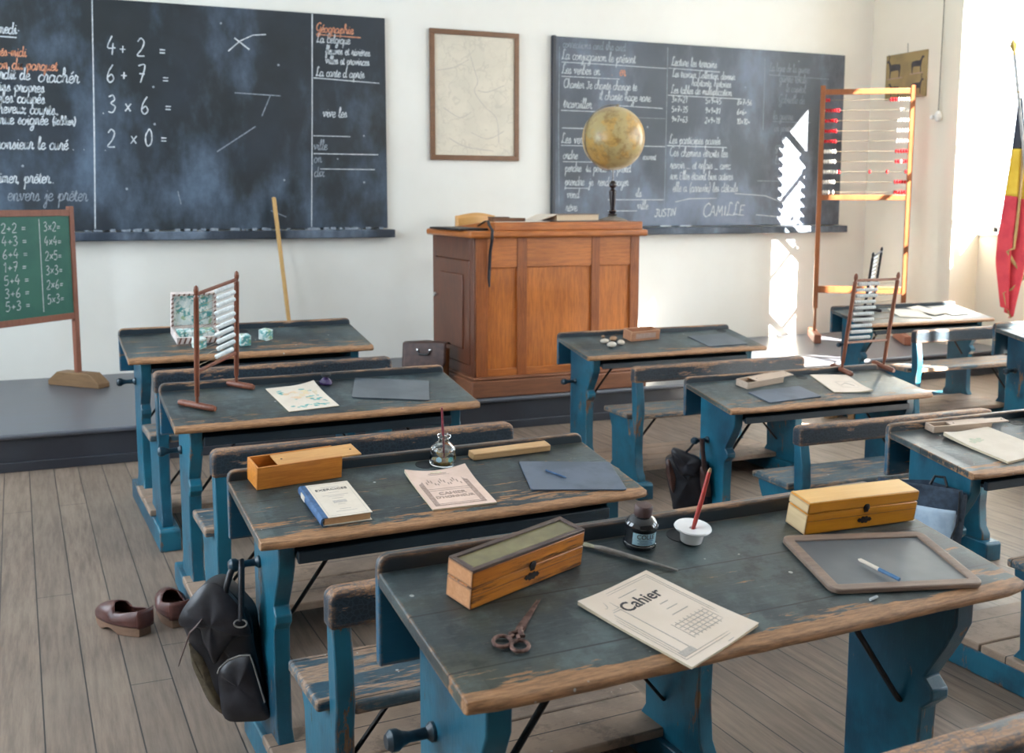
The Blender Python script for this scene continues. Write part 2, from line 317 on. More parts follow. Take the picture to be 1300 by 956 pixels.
def globe_mat():
    m, nt, bs = mat('aged_globe_paper'); co, ob = coords(nt, (1, 1, 1), False)
    a = noise(nt, co, 4.5, 6, .6); b = noise(nt, co, 14, 5, .7)
    c = mix(nt, ramp(nt, a, .45, .52), (.42, .33, .15), (.50, .31, .09)); c = mix(nt, math_(nt, 'MULTIPLY', ramp(nt, b, .45, .65), .75), c, (.24, .14, .05))
    c = mix(nt, math_(nt, 'MULTIPLY', ramp(nt, noise(nt, co, 7, 3), .6, .75), .5), c, (.55, .50, .34))
    lk(nt, c, bs.inputs['Base Color']); bs.inputs['Roughness'].default_value = .3; return m
M['globe'] = globe_mat()
def poster_mat():
    m, nt, bs = mat('aged_card'); co, ob = coords(nt, (1, 1, 1), False)
    c = mix(nt, ramp(nt, noise(nt, co, 4, 5), .35, .65), (.34, .25, .11), (.24, .185, .09)); lk(nt, c, bs.inputs['Base Color']); bs.inputs['Roughness'].default_value = .6; return m
M['poster'] = poster_mat()
def pict_mat():
    m, nt, bs = mat('printed_landscape'); co, ob = coords(nt, (1, 1, 1))
    a = noise(nt, co, 22, 4); b = noise(nt, co, 55, 4)
    c = mix(nt, ramp(nt, a, .45, .55), (.62, .70, .68), (.10, .33, .32)); c = mix(nt, ramp(nt, b, .52, .62), c, (.78, .80, .76)); c = mix(nt, math_(nt, 'MULTIPLY', ramp(nt, noise(nt, co, 30, 2), .58, .66), .7), c, (.20, .33, .10))
    lk(nt, c, bs.inputs['Base Color']); bs.inputs['Roughness'].default_value = .5; return m
M['pict'] = pict_mat()

# ------------------------------------------------------------------ mesh builder
class MB:
    def __init__(s): s.v = []; s.f = []; s.smooth = []
    def add(s, vs, fs, smooth=False):
        n = len(s.v); s.v += [tuple(v) for v in vs]; s.f += [tuple(i + n for i in f) for f in fs]; s.smooth += [smooth] * len(fs); return s
    def box(s, x0, x1, y0, y1, z0, z1, M_=None):
        vs = [Vector(p) for p in ((x0, y0, z0), (x1, y0, z0), (x1, y1, z0), (x0, y1, z0), (x0, y0, z1), (x1, y0, z1), (x1, y1, z1), (x0, y1, z1))]
        if M_: vs = [M_ @ v for v in vs]
        return s.add(vs, [(0, 3, 2, 1), (4, 5, 6, 7), (0, 1, 5, 4), (1, 2, 6, 5), (2, 3, 7, 6), (3, 0, 4, 7)])
    def prism(s, poly, a, b, axis='x', M_=None):
        """extrude 2-D polygon along axis: x -> poly in (y,z); y -> (x,z); z -> (x,y)"""
        def P(p, t):
            v = Vector((t, p[0], p[1])) if axis == 'x' else Vector((p[0], t, p[1])) if axis == 'y' else Vector((p[0], p[1], t))
            return M_ @ v if M_ else v
        n = len(poly); vs = [P(p, a) for p in poly] + [P(p, b) for p in poly]
        return s.add(vs, [tuple(range(n))[::-1], tuple(range(n, 2 * n))] + [(i, (i + 1) % n, n + (i + 1) % n, n + i) for i in range(n)])
    def tube(s, pts, r, n=8, cap=True, closed=False, flat=None):
        pts = [Vector(p) for p in pts]; k = len(pts); rs = r if isinstance(r, (list, tuple)) else [r] * k
        vs = []; prev = None
        for i, p in enumerate(pts):
            a = pts[i - 1] if i or closed else p; b = pts[(i + 1) % k] if i < k - 1 or closed else p
            t = (b - a).normalized()
            if prev is None: up = Vector((0, 0, 1)) if abs(t.z) < .9 else Vector((0, 1, 0)); u = t.cross(up).normalized()
            else: u = (prev - t * prev.dot(t)).normalized()
            prev = u; w_ = t.cross(u); fl = flat or 1
            for j in range(n): an = 2 * PI * j / n; vs.append(p + u * math.cos(an) * rs[i] + w_ * math.sin(an) * rs[i] * fl)
        fs = [(i * n + j, i * n + (j + 1) % n, ((i + 1) % k) * n + (j + 1) % n, ((i + 1) % k) * n + j) for i in range(k if closed else k - 1) for j in range(n)]
        if cap and not closed: fs += [tuple(range(n))[::-1], tuple((k - 1) * n + j for j in range(n))]
        return s.add(vs, fs, True)
    def lathe(s, prof, n=24, M_=None, cap=True):
        vs = []
        for r, z in prof:
            for j in range(n):
                v = Vector((r * math.cos(2 * PI * j / n), r * math.sin(2 * PI * j / n), z)); vs.append(M_ @ v if M_ else v)
        k = len(prof); fs = [(i * n + j, i * n + (j + 1) % n, (i + 1) * n + (j + 1) % n, (i + 1) * n + j) for i in range(k - 1) for j in range(n)]
        if cap: fs += [tuple(range(n))[::-1], tuple((k - 1) * n + j for j in range(n))]
        return s.add(vs, fs, True)
    def grid(s, fn, nu, nv, smooth=True):
        vs = [fn(i / nu, j / nv) for i in range(nu + 1) for j in range(nv + 1)]
        fs = [(i * (nv + 1) + j, (i + 1) * (nv + 1) + j, (i + 1) * (nv + 1) + j + 1, i * (nv + 1) + j + 1) for i in range(nu) for j in range(nv)]
        return s.add(vs, fs, smooth)
    def build(s, name, mt, parent=None, bevel=0, seg=2, solid=0, sub=0):
        me = bpy.data.meshes.new(name); me.from_pydata(s.v, [], s.f); me.validate()
        b = bmesh.new(); b.from_mesh(me); bmesh.ops.recalc_face_normals(b, faces=b.faces); b.to_mesh(me); b.free()
        me.materials.append(M[mt] if isinstance(mt, str) else mt)
        me.polygons.foreach_set('use_smooth', s.smooth if len(s.smooth) == len(me.polygons) else [False] * len(me.polygons))
        try: me.set_sharp_from_angle(angle=math.radians(38))
        except Exception: pass
        o = bpy.data.objects.new(name, me); C.objects.link(o)
        if solid: md = o.modifiers.new('thick', 'SOLIDIFY'); md.thickness = solid; md.offset = 0
        if bevel: md = o.modifiers.new('edges', 'BEVEL'); md.width = bevel; md.segments = seg; md.limit_method = 'ANGLE'; md.angle_limit = math.radians(40)
        if sub: md = o.modifiers.new('sub', 'SUBSURF'); md.levels = sub; md.render_levels = sub
        if parent: o.parent = parent
        return o
def thing(name, label, cat, mw=None, group=None):
    o = bpy.data.objects.new(name, None); C.objects.link(o); o.empty_display_size = .05
    if mw is not None: o.matrix_world = mw
    o['label'] = label; o['category'] = cat
    if group: o['group'] = group
    return o
def tag(o, label, cat, group=None, mw=None):
    o['label'] = label; o['category'] = cat
    if group: o['group'] = group
    if mw is not None: o.matrix_world = mw
    return o
def struct(o, label, cat='room'):
    o['kind'] = 'structure'; o['label'] = label; o['category'] = cat; return o
def T(x, y, z=0, rz=0): return Matrix.Translation((x, y, z)) @ Matrix.Rotation(rz, 4, 'Z')
def copy_tree(o, parent=None):
    c = o.copy(); C.objects.link(c)
    if parent: c.parent = parent
    for ch in list(o.children): copy_tree(ch, c)
    return c
def font_text(txt, size, mt, name, parent, mw, bold=0, sx=1., thick=.0003, align='CENTER'):
    cu = bpy.data.curves.new('t', 'FONT'); cu.body = txt; cu.size = size; cu.align_x = align; cu.extrude = thick; cu.offset = bold; cu.resolution_u = 3
    t = bpy.data.objects.new('t', cu); C.objects.link(t); bpy.context.view_layer.update()
    me = bpy.data.meshes.new_from_object(t.evaluated_get(bpy.context.evaluated_depsgraph_get())); bpy.data.objects.remove(t)
    me.materials.clear(); me.materials.append(M[mt]); me.transform(mw @ Matrix.Diagonal((sx, 1, 1, 1)))
    o = bpy.data.objects.new(name, me); C.objects.link(o); o.parent = parent; return o

# ------------------------------------------------------------------ chalk handwriting: single-line glyphs
G = {
'a': ([[(.7, .85), (.35, 1), (.05, .6), (.1, .1), (.4, 0), (.7, .4)], [(.75, .95), (.72, .3), (.85, 0), (1.05, .25)]], 1.),
'b': ([[(0, .2), (.3, 1.2), (.35, 1.9), (.15, 2), (.1, 1.4), (.12, .2), (.4, 0), (.7, .3), (.65, .8), (.4, .9)]], .8),
'c': ([[(.7, .8), (.4, 1), (.08, .6), (.15, .1), (.45, 0), (.8, .3)]], .75),
'd': ([[(.7, .85), (.35, 1), (.05, .6), (.1, .1), (.4, 0), (.7, .4)], [(.8, 2), (.72, .3), (.88, 0), (1.05, .25)]], 1.),
'e': ([[(0, .4), (.5, .55), (.6, .85), (.35, 1), (.08, .6), (.15, .1), (.45, 0), (.8, .3)]], .72),
'f': ([[(0, .3), (.45, 1.3), (.5, 1.95), (.3, 2), (.25, 1), (.2, -.9), (.4, -.9), (.45, -.2), (.3, .1), (.7, .3)]], .62),
'g': ([[(.7, .85), (.35, 1), (.05, .6), (.1, .1), (.4, 0), (.7, .4)], [(.75, .95), (.7, -.6), (.4, -1), (.2, -.7), (.95, .25)]], .9),
'h': ([[(0, .2), (.35, 1.4), (.3, 2), (.15, 1.8), (.12, 0)], [(.12, .5), (.45, 1), (.65, .8), (.65, .15), (.8, 0), (1, .25)]], .92),
'i': ([[(0, .3), (.25, 1), (.22, .2), (.35, 0), (.55, .25)], [(.28, 1.35), (.32, 1.45)]], .5),
'j': ([[(0, .3), (.3, 1), (.28, -.6), (.05, -.95), (-.05, -.6), (.5, .25)], [(.32, 1.35), (.36, 1.45)]], .5),
'l': ([[(0, .2), (.35, 1.4), (.3, 2), (.15, 1.7), (.15, .2), (.35, 0), (.55, .25)]], .5),
'm': ([[(0, .3), (.2, 1), (.18, 0)], [(.18, .5), (.42, 1), (.55, .8), (.52, 0)], [(.52, .5), (.75, 1), (.9, .8), (.9, .15), (1.02, 0), (1.2, .25)]], 1.15),
'n': ([[(0, .3), (.2, 1), (.18, 0)], [(.18, .5), (.45, 1), (.62, .8), (.6, .15), (.75, 0), (.95, .25)]], .9),
'o': ([[(.4, 1), (.05, .6), (.12, .1), (.45, 0), (.72, .5), (.4, 1), (.6, .8), (.95, .85)]], .85),
'p': ([[(0, .3), (.25, 1), (.15, -1)], [(.2, .5), (.5, 1), (.75, .6), (.55, .02), (.25, .15)], [(.55, .02), (.95, .25)]], .9),
'q': ([[(.7, .85), (.35, 1), (.05, .6), (.1, .1), (.4, 0), (.7, .4)], [(.75, .95), (.7, -1), (.95, .25)]], .9),
'r': ([[(0, .2), (.2, 1.1), (.35, .95), (.5, .9), (.45, .2), (.6, 0), (.78, .25)]], .7),
's': ([[(0, .1), (.35, 1.05), (.5, .5), (.45, .05), (.15, .05)], [(.45, .05), (.75, .25)]], .68),
't': ([[(0, .3), (.3, 1.5), (.22, .2), (.35, 0), (.6, .25)], [(.02, 1.05), (.5, 1.1)]], .55),
'u': ([[(0, .3), (.15, 1), (.12, .2), (.3, 0), (.6, .4), (.65, 1), (.62, .2), (.75, 0), (.95, .25)]], .9),
'v': ([[(0, .6), (.15, 1), (.3, .05), (.6, .8), (.55, 1), (.9, .9)]], .8),
'x': ([[(0, .8), (.2, 1), (.5, 0), (.75, .2)], [(.65, 1), (.05, 0)]], .75),
'y': ([[(0, .3), (.15, 1), (.12, .2), (.3, 0), (.6, .4)], [(.65, 1), (.6, -.6), (.35, -1), (.15, -.7), (.9, .25)]], .85),
'z': ([[(.05, 1), (.6, 1), (.1, 0), (.75, .1)]], .75),
'C': ([[(1, 1.7), (.7, 2), (.15, 1.4), (.15, .4), (.6, 0), (1.1, .4)]], 1.1),
'L': ([[(.8, 1.7), (.6, 2), (.4, 1.7), (.35, .6), (.1, 0), (.5, .15), (1.1, 0)]], 1.05),
'G': ([[(1, 1.7), (.65, 2), (.12, 1.3), (.2, .5), (.6, .3), (.95, .9), (.95, 1.1), (.9, -.6), (.5, -.9), (.3, -.5), (1.1, .3)]], 1.1),
'B': ([[(.2, 2), (.15, 0)], [(.15, 1.9), (.7, 2), (.75, 1.3), (.2, 1.05), (.85, .9), (.85, .15), (.15, 0)]], .95),
'J': ([[(.6, 1.5), (.6, .3), (.3, 0), (.05, .3)], [(.2, 1.5), (.9, 1.5)]], .95), 'U': ([[(.1, 1.5), (.12, .3), (.4, 0), (.75, .3), (.75, 1.5)]], .95),
'S': ([[(.75, 1.35), (.4, 1.55), (.1, 1.2), (.5, .8), (.75, .4), (.4, 0), (.05, .2)]], .9), 'T': ([[(0, 1.5), (.9, 1.5)], [(.45, 1.5), (.42, 0)]], .95),
'I': ([[(.15, 1.5), (.15, 0)]], .35), 'N': ([[(.1, 0), (.12, 1.5)], [(.12, 1.5), (.7, 0)], [(.7, 0), (.75, 1.7)]], 1.),
'A': ([[(0, 0), (.4, 1.6)], [(.4, 1.6), (.8, 0)], [(.15, .6), (.7, .6)]], 1.), 'M': ([[(0, 0), (.15, 1.6)], [(.15, 1.6), (.45, .5)], [(.45, .5), (.8, 1.6)], [(.8, 1.6), (.9, 0)]], 1.15),
'E': ([[(.1, 0), (.1, 1.5)], [(.1, 1.5), (.75, 1.5)], [(.1, .8), (.6, .8)], [(.1, 0), (.75, 0)]], .95), 'K': ([[(.1, 1.5), (.1, 0)], [(.1, .1), (.8, .1)]], .95),
'0': ([[(.4, 2), (.05, 1.2), (.12, .3), (.4, 0), (.7, .5), (.65, 1.5), (.4, 2)]], .95),
'1': ([[(.1, 1.5), (.4, 2), (.38, 0)]], .7), '2': ([[(.05, 1.6), (.35, 2), (.7, 1.6), (.5, .8), (.05, .05), (.8, 0)]], .95),
'3': ([[(.05, 1.8), (.45, 2), (.65, 1.5), (.3, 1.1), (.75, .7), (.5, .05), (.05, .15)]], .95), '4': ([[(.45, 2.1), (.05, .8), (.85, .8)], [(.6, 1.3), (.55, 0)]], 1.),
'5': ([[(.15, 2), (.1, 1.15), (.55, 1.2), (.75, .6), (.45, 0), (.05, .15)], [(.15, 2), (.7, 2)]], .95), '6': ([[(.6, 2), (.2, 1.2), (.1, .4), (.4, 0), (.75, .4), (.5, .9), (.15, .6)]], .95),
'7': ([[(.05, 1.9), (.75, 1.95), (.35, 0)], [(.2, 1), (.75, 1)]], .95), '8': ([[(.4, 1.05), (.1, 1.5), (.4, 2), (.7, 1.5), (.1, .5), (.4, 0), (.75, .5), (.4, 1.05)]], .95),
'9': ([[(.7, 1.7), (.35, 2), (.1, 1.5), (.35, 1.1), (.7, 1.5), (.7, .8), (.4, 0)]], .95),
'+': ([[(.1, .8), (.8, .8)], [(.45, 1.25), (.45, .35)]], 1.), '=': ([[(.1, 1), (.75, 1)], [(.1, .6), (.75, .6)]], 1.), '*': ([[(.1, 1.3), (.75, .3)], [(.75, 1.3), (.1, .3)]], 1.),
'-': ([[(.1, .6), (.6, .6)]], .7), '_': ([[(.0, 0), (1., 0)]], 1.), '.': ([[(.1, 0), (.18, .06)]], .35), ',': ([[(.15, .1), (.05, -.25)]], .35),
'(': ([[(.4, 2), (.1, .9), (.35, -.4)]], .5), ')': ([[(.1, 2), (.4, .9), (.1, -.4)]], .5), ':': ([[(.15, .1), (.2, .16)], [(.15, .8), (.2, .86)]], .4), "'": ([[(.2, 2), (.12, 1.6)]], .3),
}
def smooth_pl(p):
    if len(p) < 3: return p
    q = []
    P = [p[0]] + list(p) + [p[-1]]
    for i in range(1, len(P) - 2):
        a, b, c, d = P[i - 1:i + 3]
        for s in range(4):
            t = s / 4
            q.append(tuple(.5 * (2 * b[k] + (c[k] - a[k]) * t + (2 * a[k] - 5 * b[k] + 4 * c[k] - d[k]) * t * t + (3 * b[k] - a[k] - 3 * c[k] + d[k]) * t ** 3) for k in (0, 1)))
    q.append(p[-1]); return q
def hand(txt, x, z, h, sx=.9, slant=.12, rise=0):
    """polylines of handwriting; h is the height of a small letter"""
    out = []; cx = x
    for ch in txt:
        if ch == ' ': cx += .7 * h * sx; continue
        acc = None; base = ch
        for pre, grp in (("'", 'éàÉ'), ('^', 'êî'), ('`', 'è')):
            if ch in grp: acc = pre; base = {'é': 'e', 'à': 'a', 'É': 'E', 'ê': 'e', 'î': 'i', 'è': 'e'}[ch]
        st, adv = G.get(base, G['o'])
        j = random.uniform(-.04, .04)
        for s in st: out.append([(cx + (px + pz * slant) * h * sx, z + (pz + j) * h + rise * (cx - x)) for px, pz in smooth_pl(s)])
        if acc: out.append([(cx + (.3 + (1.3 * slant)) * h * sx, z + 1.25 * h), (cx + (.6 + 1.6 * slant) * h * sx, z + (1.6 if acc == "'" else 1.3) * h)])
        cx += adv * h * sx
    return out
def ribbons(lines, wd, name, mt, parent, place, lift=.0012):
    """chalk marks: thin raised strokes on a board. place maps (a,b,off) to a point"""
    mb = MB()
    for l in lines:
        n = len(l); 
        if n < 2: continue
        vs = []
        for i, p in enumerate(l):
            a = l[max(i - 1, 0)]; b = l[min(i + 1, n - 1)]; dx, dz = b[0] - a[0], b[1] - a[1]; L = math.hypot(dx, dz) or 1
            w_ = wd * random.uniform(.7, 1.15) / 2; nx, nz = -dz / L * w_, dx / L * w_
            vs += [place(p[0] + nx, p[1] + nz, lift), place(p[0] - nx, p[1] - nz, lift)]
        mb.add(vs, [(2 * i, 2 * i + 1, 2 * i + 3, 2 * i + 2) for i in range(n - 1)])
    return mb.build(name, mt, parent)

# ------------------------------------------------------------------ room
HP = .218          # height of the teacher's platform
YW = 8.64; XR = 7.55; XL = -2.6; YR = -3.0; ZC = 4.2
struct(MB().box(XL - .6, XR + .7, YR - .2, YW + .2, -.12, 0).build('floor', 'floor'), 'worn grey brown floorboards of the classroom', 'floor')
struct(MB().box(XL - .6, XR + .7, YR - .2, YW + .2, ZC, ZC + .15).build('ceiling', 'ceil'), 'plain white ceiling', 'ceiling')
struct(MB().box(XL - .6, XR + .7, YW, YW + .25, 0, ZC).build('wall_back', 'wall'), 'cream limewashed wall behind the two blackboards', 'wall')
struct(MB().box(XL - .6, XR + .7, YR - .25, YR, 0, ZC).build('wall_front', 'wallf'), 'unseen wall behind the pupils, darkened to cut bounced light', 'wall')
mb = MB(); ys = [YR] + [v for a, b in sorted(RW) for v in (a, b)] + [YW]
for i in range(0, len(ys), 2): mb.box(XR, XR + .62, ys[i], ys[i + 1], 0, ZC)
for a, b in RW: mb.box(XR, XR + .62, a, b, 3.9, ZC); mb.box(7.88, XR + .62, a, b, 0, 1.215)
struct(mb.build('wall_right', 'wall_r'), 'cream wall with deep window recesses', 'wall')
mb = MB(); ys = [YR] + [v for a, b in sorted(LW) for v in (a, b)] + [YW]
for i in range(0, len(ys), 2): mb.box(XL - .4, XL, ys[i], ys[i + 1], 0, ZC)
for a, b in LW: mb.box(XL - .4, XL, a, b, 3.9, ZC); mb.box(XL - .4, XL, a, b, 0, 1.0)
struct(mb.build('wall_left', 'wall'), 'cream wall with tall windows', 'wall')
def window(n, x, a, b, z0, z1, sill):
    e = struct(bpy.data.objects.new('window_%d' % n, None), 'tall white framed window %s' % ('in the deep recess behind the flag' if n == 1 else 'further along the wall'), 'window'); C.objects.link(e)
    mb = MB(); t = .05
    mb.box(x - .03, x + .03, a, a + t, z0, z1); mb.box(x - .03, x + .03, b - t, b, z0, z1); mb.box(x - .03, x + .03, a, b, z0, z0 + t); mb.box(x - .03, x + .03, a, b, z1 - t, z1)
    mb.box(x - .025, x + .025, (a + b) / 2 - .03, (a + b) / 2 + .03, z0, z1)
    for k in (1, 2, 3): zz = z0 + (z1 - z0) * k / 4; mb.box(x - .018, x + .018, a, b, zz - .018, zz + .018)
    mb.build('window_frame', 'white', e, .004)
    MB().box(x - .003, x + .003, a + t, b - t, z0 + t, z1 - t).build('window_pane', 'glass', e)
    if sill: MB().box(7.855, 8.17, a + .002, b - .002, 1.215, 1.243).build('window_sill', 'grey', e, .006)
for i, (a, b) in enumerate(RW): window(i + 1, 8.09, a, b, 1.243, 3.9, True)
for i, (a, b) in enumerate(LW): window(i + 5, -2.9, a, b, 1.0, 3.9, False)
# platform in two depths, with a rounded nosing and skirting
PY, PY2, PX = 6.56, 7.02, 4.72
mb = MB(); mb.box(XL, PX, PY, YW, HP - .03, HP); mb.box(PX, XR + .33, PY2, YW, HP - .03, HP)
o = struct(mb.build('trim_1', 'plat', None, .012, 3), 'dark grey boards of the raised platform under the blackboards', 'platform'); 
mb = MB(); mb.box(XL, PX - .02, PY + .03, YW, 0, HP - .03); mb.box(PX - .02, XR + .33, PY2 + .03, YW, 0, HP - .03)
mb.box(XL, PX, PY + .012, PY + .03, 0, .055); mb.box(PX, XR, PY2 + .012, PY2 + .03, 0, .055)
struct(mb.build('trim_2', 'riser', None, .004), 'dark riser and skirting of the raised platform', 'platform')

# ------------------------------------------------------------------ blackboards
WB = lambda yy: (lambda a, b, off: (a, yy - off, b))
def blackboard(name, label, x0, x1, z0, z1, mt, lx1):
    t = thing(name, label, 'blackboard', Matrix.Translation((x0, YW, z0)))
    mw = Matrix.Translation((-x0, -YW, -z0))
    o = MB().box(x0, x1, YW - .035, YW - .002, z0, z1).build('writing_surface', mt, t, .003); o.matrix_local = mw
    o = MB().box(x0 - .02, lx1, YW - .10, YW - .002, z0 - .075, z0 - .01).build('chalk_ledge', 'ledge', t, .008); o.matrix_local = mw
    return t, mw
bbL, mL = blackboard('blackboard', 'large blackboard with chalk sums, left of the framed map', -1.35, 2.553, 1.305, 2.985, 'bb1', 2.60)
yb = YW - .035
def place(parent, lines, wd, mt, mw, name='chalk_writing'):
    o = ribbons(lines, wd, name, mt, parent, WB(yb)); o.matrix_local = mw; return o
L = []
for ch, px_, z in (('4', .437, 2.59), ('+', .52, 2.59), ('2', .645, 2.59), ('=', .80, 2.59), ('6', .425, 2.39), ('+', .52, 2.40), ('7', .64, 2.40), ('=', .815, 2.385), ('.', .385, 2.165), ('3', .425, 2.17), ('*', .54, 2.17), ('6', .655, 2.17), ('=', .825, 2.175), ('2', .41, 1.92), ('*', .57, 1.935), ('0', .675, 1.935), ('=', .785, 1.94)): L += hand(ch, px_, z, .064 if ch not in '*+=' else .055, 1.05, .08)
L += [[(1.31, 2.66), (1.40, 2.74), (1.50, 2.79), (1.60, 2.80)], [(1.36, 2.76), (1.47, 2.68)]]
L += [[(.355, 3.0), (.34, 2.5), (.325, 2.0), (.30, 1.32)], [(1.963, 2.98), (1.945, 2.2), (1.92, 1.32)]]
L += [[(-.45, 2.68), (-.16, 2.675)]]
def handR(txt, xe, z, h, sx=.9):
    l = hand(txt, 0, z, h, sx); mx = max(p[0] for q in l for p in q); return [[(a_ + xe - mx, b_) for a_, b_ in q] for q in l]
L += handR('samedi', -.155, 2.70, .040) + hand('crachér', -.035, 2.375, .050, .98) + handR('il est interdit de', -.085, 2.385, .042)
L += handR('mains propres', .005, 2.30, .040) + handR('ongles coupés', .005, 2.22, .042) + handR('cheveux courts', .07, 2.145, .042)
L += handR('tenue soignée', .02, 2.07, .042) + hand('(tablier)', .045, 2.075, .030) + handR('monsieur le curé', .145, 1.895, .045) + hand('.  .  .  .', .17, 1.895, .03, 1.4) + handR('aimer, prêter..', .03, 1.655, .045)
place(bbL, L, .0095, 'chalk', mL)
L = hand('Géographie', 1.99, 2.845, .036, 1.0) + [[(1.99, 2.825), (2.35, 2.82)]]
L += handR('après-midi', -.10, 2.545, .036) + handR('réfection du parquet', .10, 2.455, .040)
place(bbL, L, .0085, 'chalko', mL)
L = hand('La Belgique', 1.99, 2.765, .034) + hand('fleuves et rivières', 2.06, 2.68, .033, .85) + hand('villes et provinces', 2.06, 2.605, .033, .82) + hand('La carte d après', 1.98, 2.505, .036, .85)
L += hand('vive les', 2.03, 2.19, .04) + [[(1.96, 2.49), (2.5, 2.47)], [(1.95, 2.04), (2.25, 2.04)], [(1.95, 1.9), (2.48, 1.90)], [(2.0, 1.78), (2.45, 1.78)]]
place(bbL, L, .0075, 'chalk', mL)
L = handR('envers je prêter', .26, 1.525, .052) + hand('ville', 1.95, 1.93, .04) + hand('on', 1.95, 1.83, .04) + hand('dix', 1.95, 1.72, .04) + [[(1.2, 1.9), (1.5, 2.1)], [(1.35, 2.35), (1.7, 2.34)], [(1.62, 2.34), (1.55, 2.18)], [(1.6, 1.45), (1.72, 1.40)], [(.9, 1.6), (.92, 1.5)]]
place(bbL, L, .008, 'chalkd', mL)

bbR, mR = blackboard('blackboard', 'grey chalk-covered blackboard behind the globe and tall abacus', 4.07, 7.19, 1.300, 2.935, 'bb2', 7.25)
o = MB().box(4.045, 4.07, YW - .05, YW - .002, 1.29, 2.94).build('side_frame', 'riser', bbR); o.matrix_local = mR
L = hand('La conjugaison le présent', 4.13, 2.745, .043, .88) + hand('Les verbes en', 4.13, 2.625, .042, .9)
L += hand('Chanter Je chante change te', 4.15, 2.505, .040, .84) + hand('Il chante nage rare', 4.5, 2.415, .040, .9) + hand('travailler.', 4.15, 2.335, .044, .9)
L += hand('Les verbes', 4.13, 2.03, .044, .9) + hand('ordre', 4.15, 1.895, .040, .9) + hand('souvent', 4.95, 1.90, .032, .8)
L += hand('perdre  tu perds  il prend', 4.17, 1.785, .040, .84) + hand('prendre  je  rends, payer', 4.17, 1.665, .040, .84) + hand('vend', 4.19, 1.555, .040) + hand('ils', 4.88, 1.565, .040) + hand('rêve', 4.18, 1.44, .042) + hand('ville', 4.9, 1.455, .042)
L += hand('Lecture les terrains', 5.23, 2.745, .040, .84) + hand('Les travaux, Collection, devenir', 5.24, 2.645, .036, .80) + hand('habitants, histoires', 5.45, 2.575, .036, .84) + hand('Les tables de multiplication', 5.23, 2.50, .038, .84)
for r, (a, b, c) in enumerate((('3*7=21', '5*9=45', '8*7=56'), ('5*7=35', '9*9=81', '6*6='), ('9*7=63', '2*9=18', '10*10='))):
    z = 2.42 - r * .088; L += hand(a, 5.24, z, .026, 1.15) + hand(b, 5.60, z, .026, 1.15) + hand(c, 5.95, z, .026, 1.1)
L += hand('Les participes passés', 5.22, 2.05, .042, .84) + hand('Ces chemins étroits les', 5.23, 1.935, .044, .86) + hand('revoir _ et refais _ avec', 5.24, 1.825, .042, .84)
L += hand('son Elles étaient bien actives', 5.24, 1.725, .042, .76) + hand('elle a (arrivée) les détails', 5.27, 1.615, .044, .84)
L += [[(4.13, 2.72), (4.5, 2.72), (5.18, 2.715)], [(4.13, 2.60), (4.70, 2.60)], [(4.13, 2.31), (4.55, 2.31)], [(4.65, 2.37), (5.15, 2.36)], [(4.14, 2.16), (4.35, 2.16)], [(5.2, 2.72), (5.75, 2.71)], [(5.2, 2.48), (6.0, 2.475)], [(5.2, 2.03), (5.85, 2.025)], [(4.13, 2.01), (4.4, 2.01)], [(4.8, 2.02), (5.18, 2.02)], [(4.15, 1.87), (4.5, 1.87)], [(4.17, 1.64), (4.4, 1.64)], [(4.6, 1.54), (5.18, 1.54)], [(4.6, 1.44), (4.9, 1.44)], [(5.3, 1.52), (5.45, 1.55), (5.75, 1.555)]]
place(bbR, L, .0072, 'chalk', mR)
L = hand('er', 4.70, 2.63, .046) + hand('.', 4.62, 2.63, .046)
place(bbR, L, .009, 'chalko', mR)
L = hand('JUSTIN', 5.08, 1.385, .045, 1.0, .12, .04) + hand('CAMILLE', 5.60, 1.385, .062, 1.15, .1, .03)
L += [[(5.95, 1.60), (6.3, 1.58), (6.55, 1.50), (6.60, 1.42), (6.45, 1.38), (6.2, 1.40)]]
place(bbR, L, .0085, 'chalk', mR)
L = hand('corrections and the and', 4.14, 2.845, .036, .95) + hand('La ligne de la guerre', 6.30, 2.745, .040, .72) + hand('guerre totale', 6.42, 2.65, .042, .8) + hand('le capital', 6.5, 2.56, .04, .8) + hand('Gabrielle de', 6.42, 2.455, .042, .8) + hand('la guerre', 6.36, 2.30, .04, .85) + hand('un peintre', 6.38, 2.19, .036, .8) + hand('grand', 6.4, 2.02, .04) + hand('la vie', 6.4, 1.88, .04)
L += [[(5.19, 2.90), (5.19, 2.3), (5.185, 1.45)], [(6.25, 2.86), (6.25, 2.2)], [(6.30, 2.71), (7.0, 2.70)], [(6.36, 2.28), (6.8, 2.28)], [(5.18, 2.27), (4.7, 2.27)], [(6.2, 1.72), (6.5, 1.72)], [(4.11, 2.85), (4.105, 2.2), (4.115, 1.5)]]
place(bbR, L, .007, 'chalkd', mR)
for bb, xs, mm in ((bbL, ((.32, 1.295), (1.2, 1.295), (2.3, 1.295)), mL), ):
    mb = MB()
    for i in range(60):
        x = random.uniform(.2, 2.5); s = random.uniform(.006, .02); mb.box(x, x + s * 2.2, YW - .045 - s * .5, YW - .036, 1.296, 1.298 + s)
    o = mb.build('chalk_dust', 'chalkd', bb, .001); o.matrix_local = mm; o['kind'] = 'stuff'
for x, l in ((5.12, .11), (5.33, .12)): tag(MB().tube([(0, 0, 0), (l, 0, 0)], .0075, 8).build('chalk_stick', 'chalk'), 'cream chalk stick on the right blackboard ledge, %s' % ('nearest the globe' if x < 5.2 else 'the one further from the globe'), 'chalk', mw=Matrix.Translation((x, YW - .075, 1.2995)))

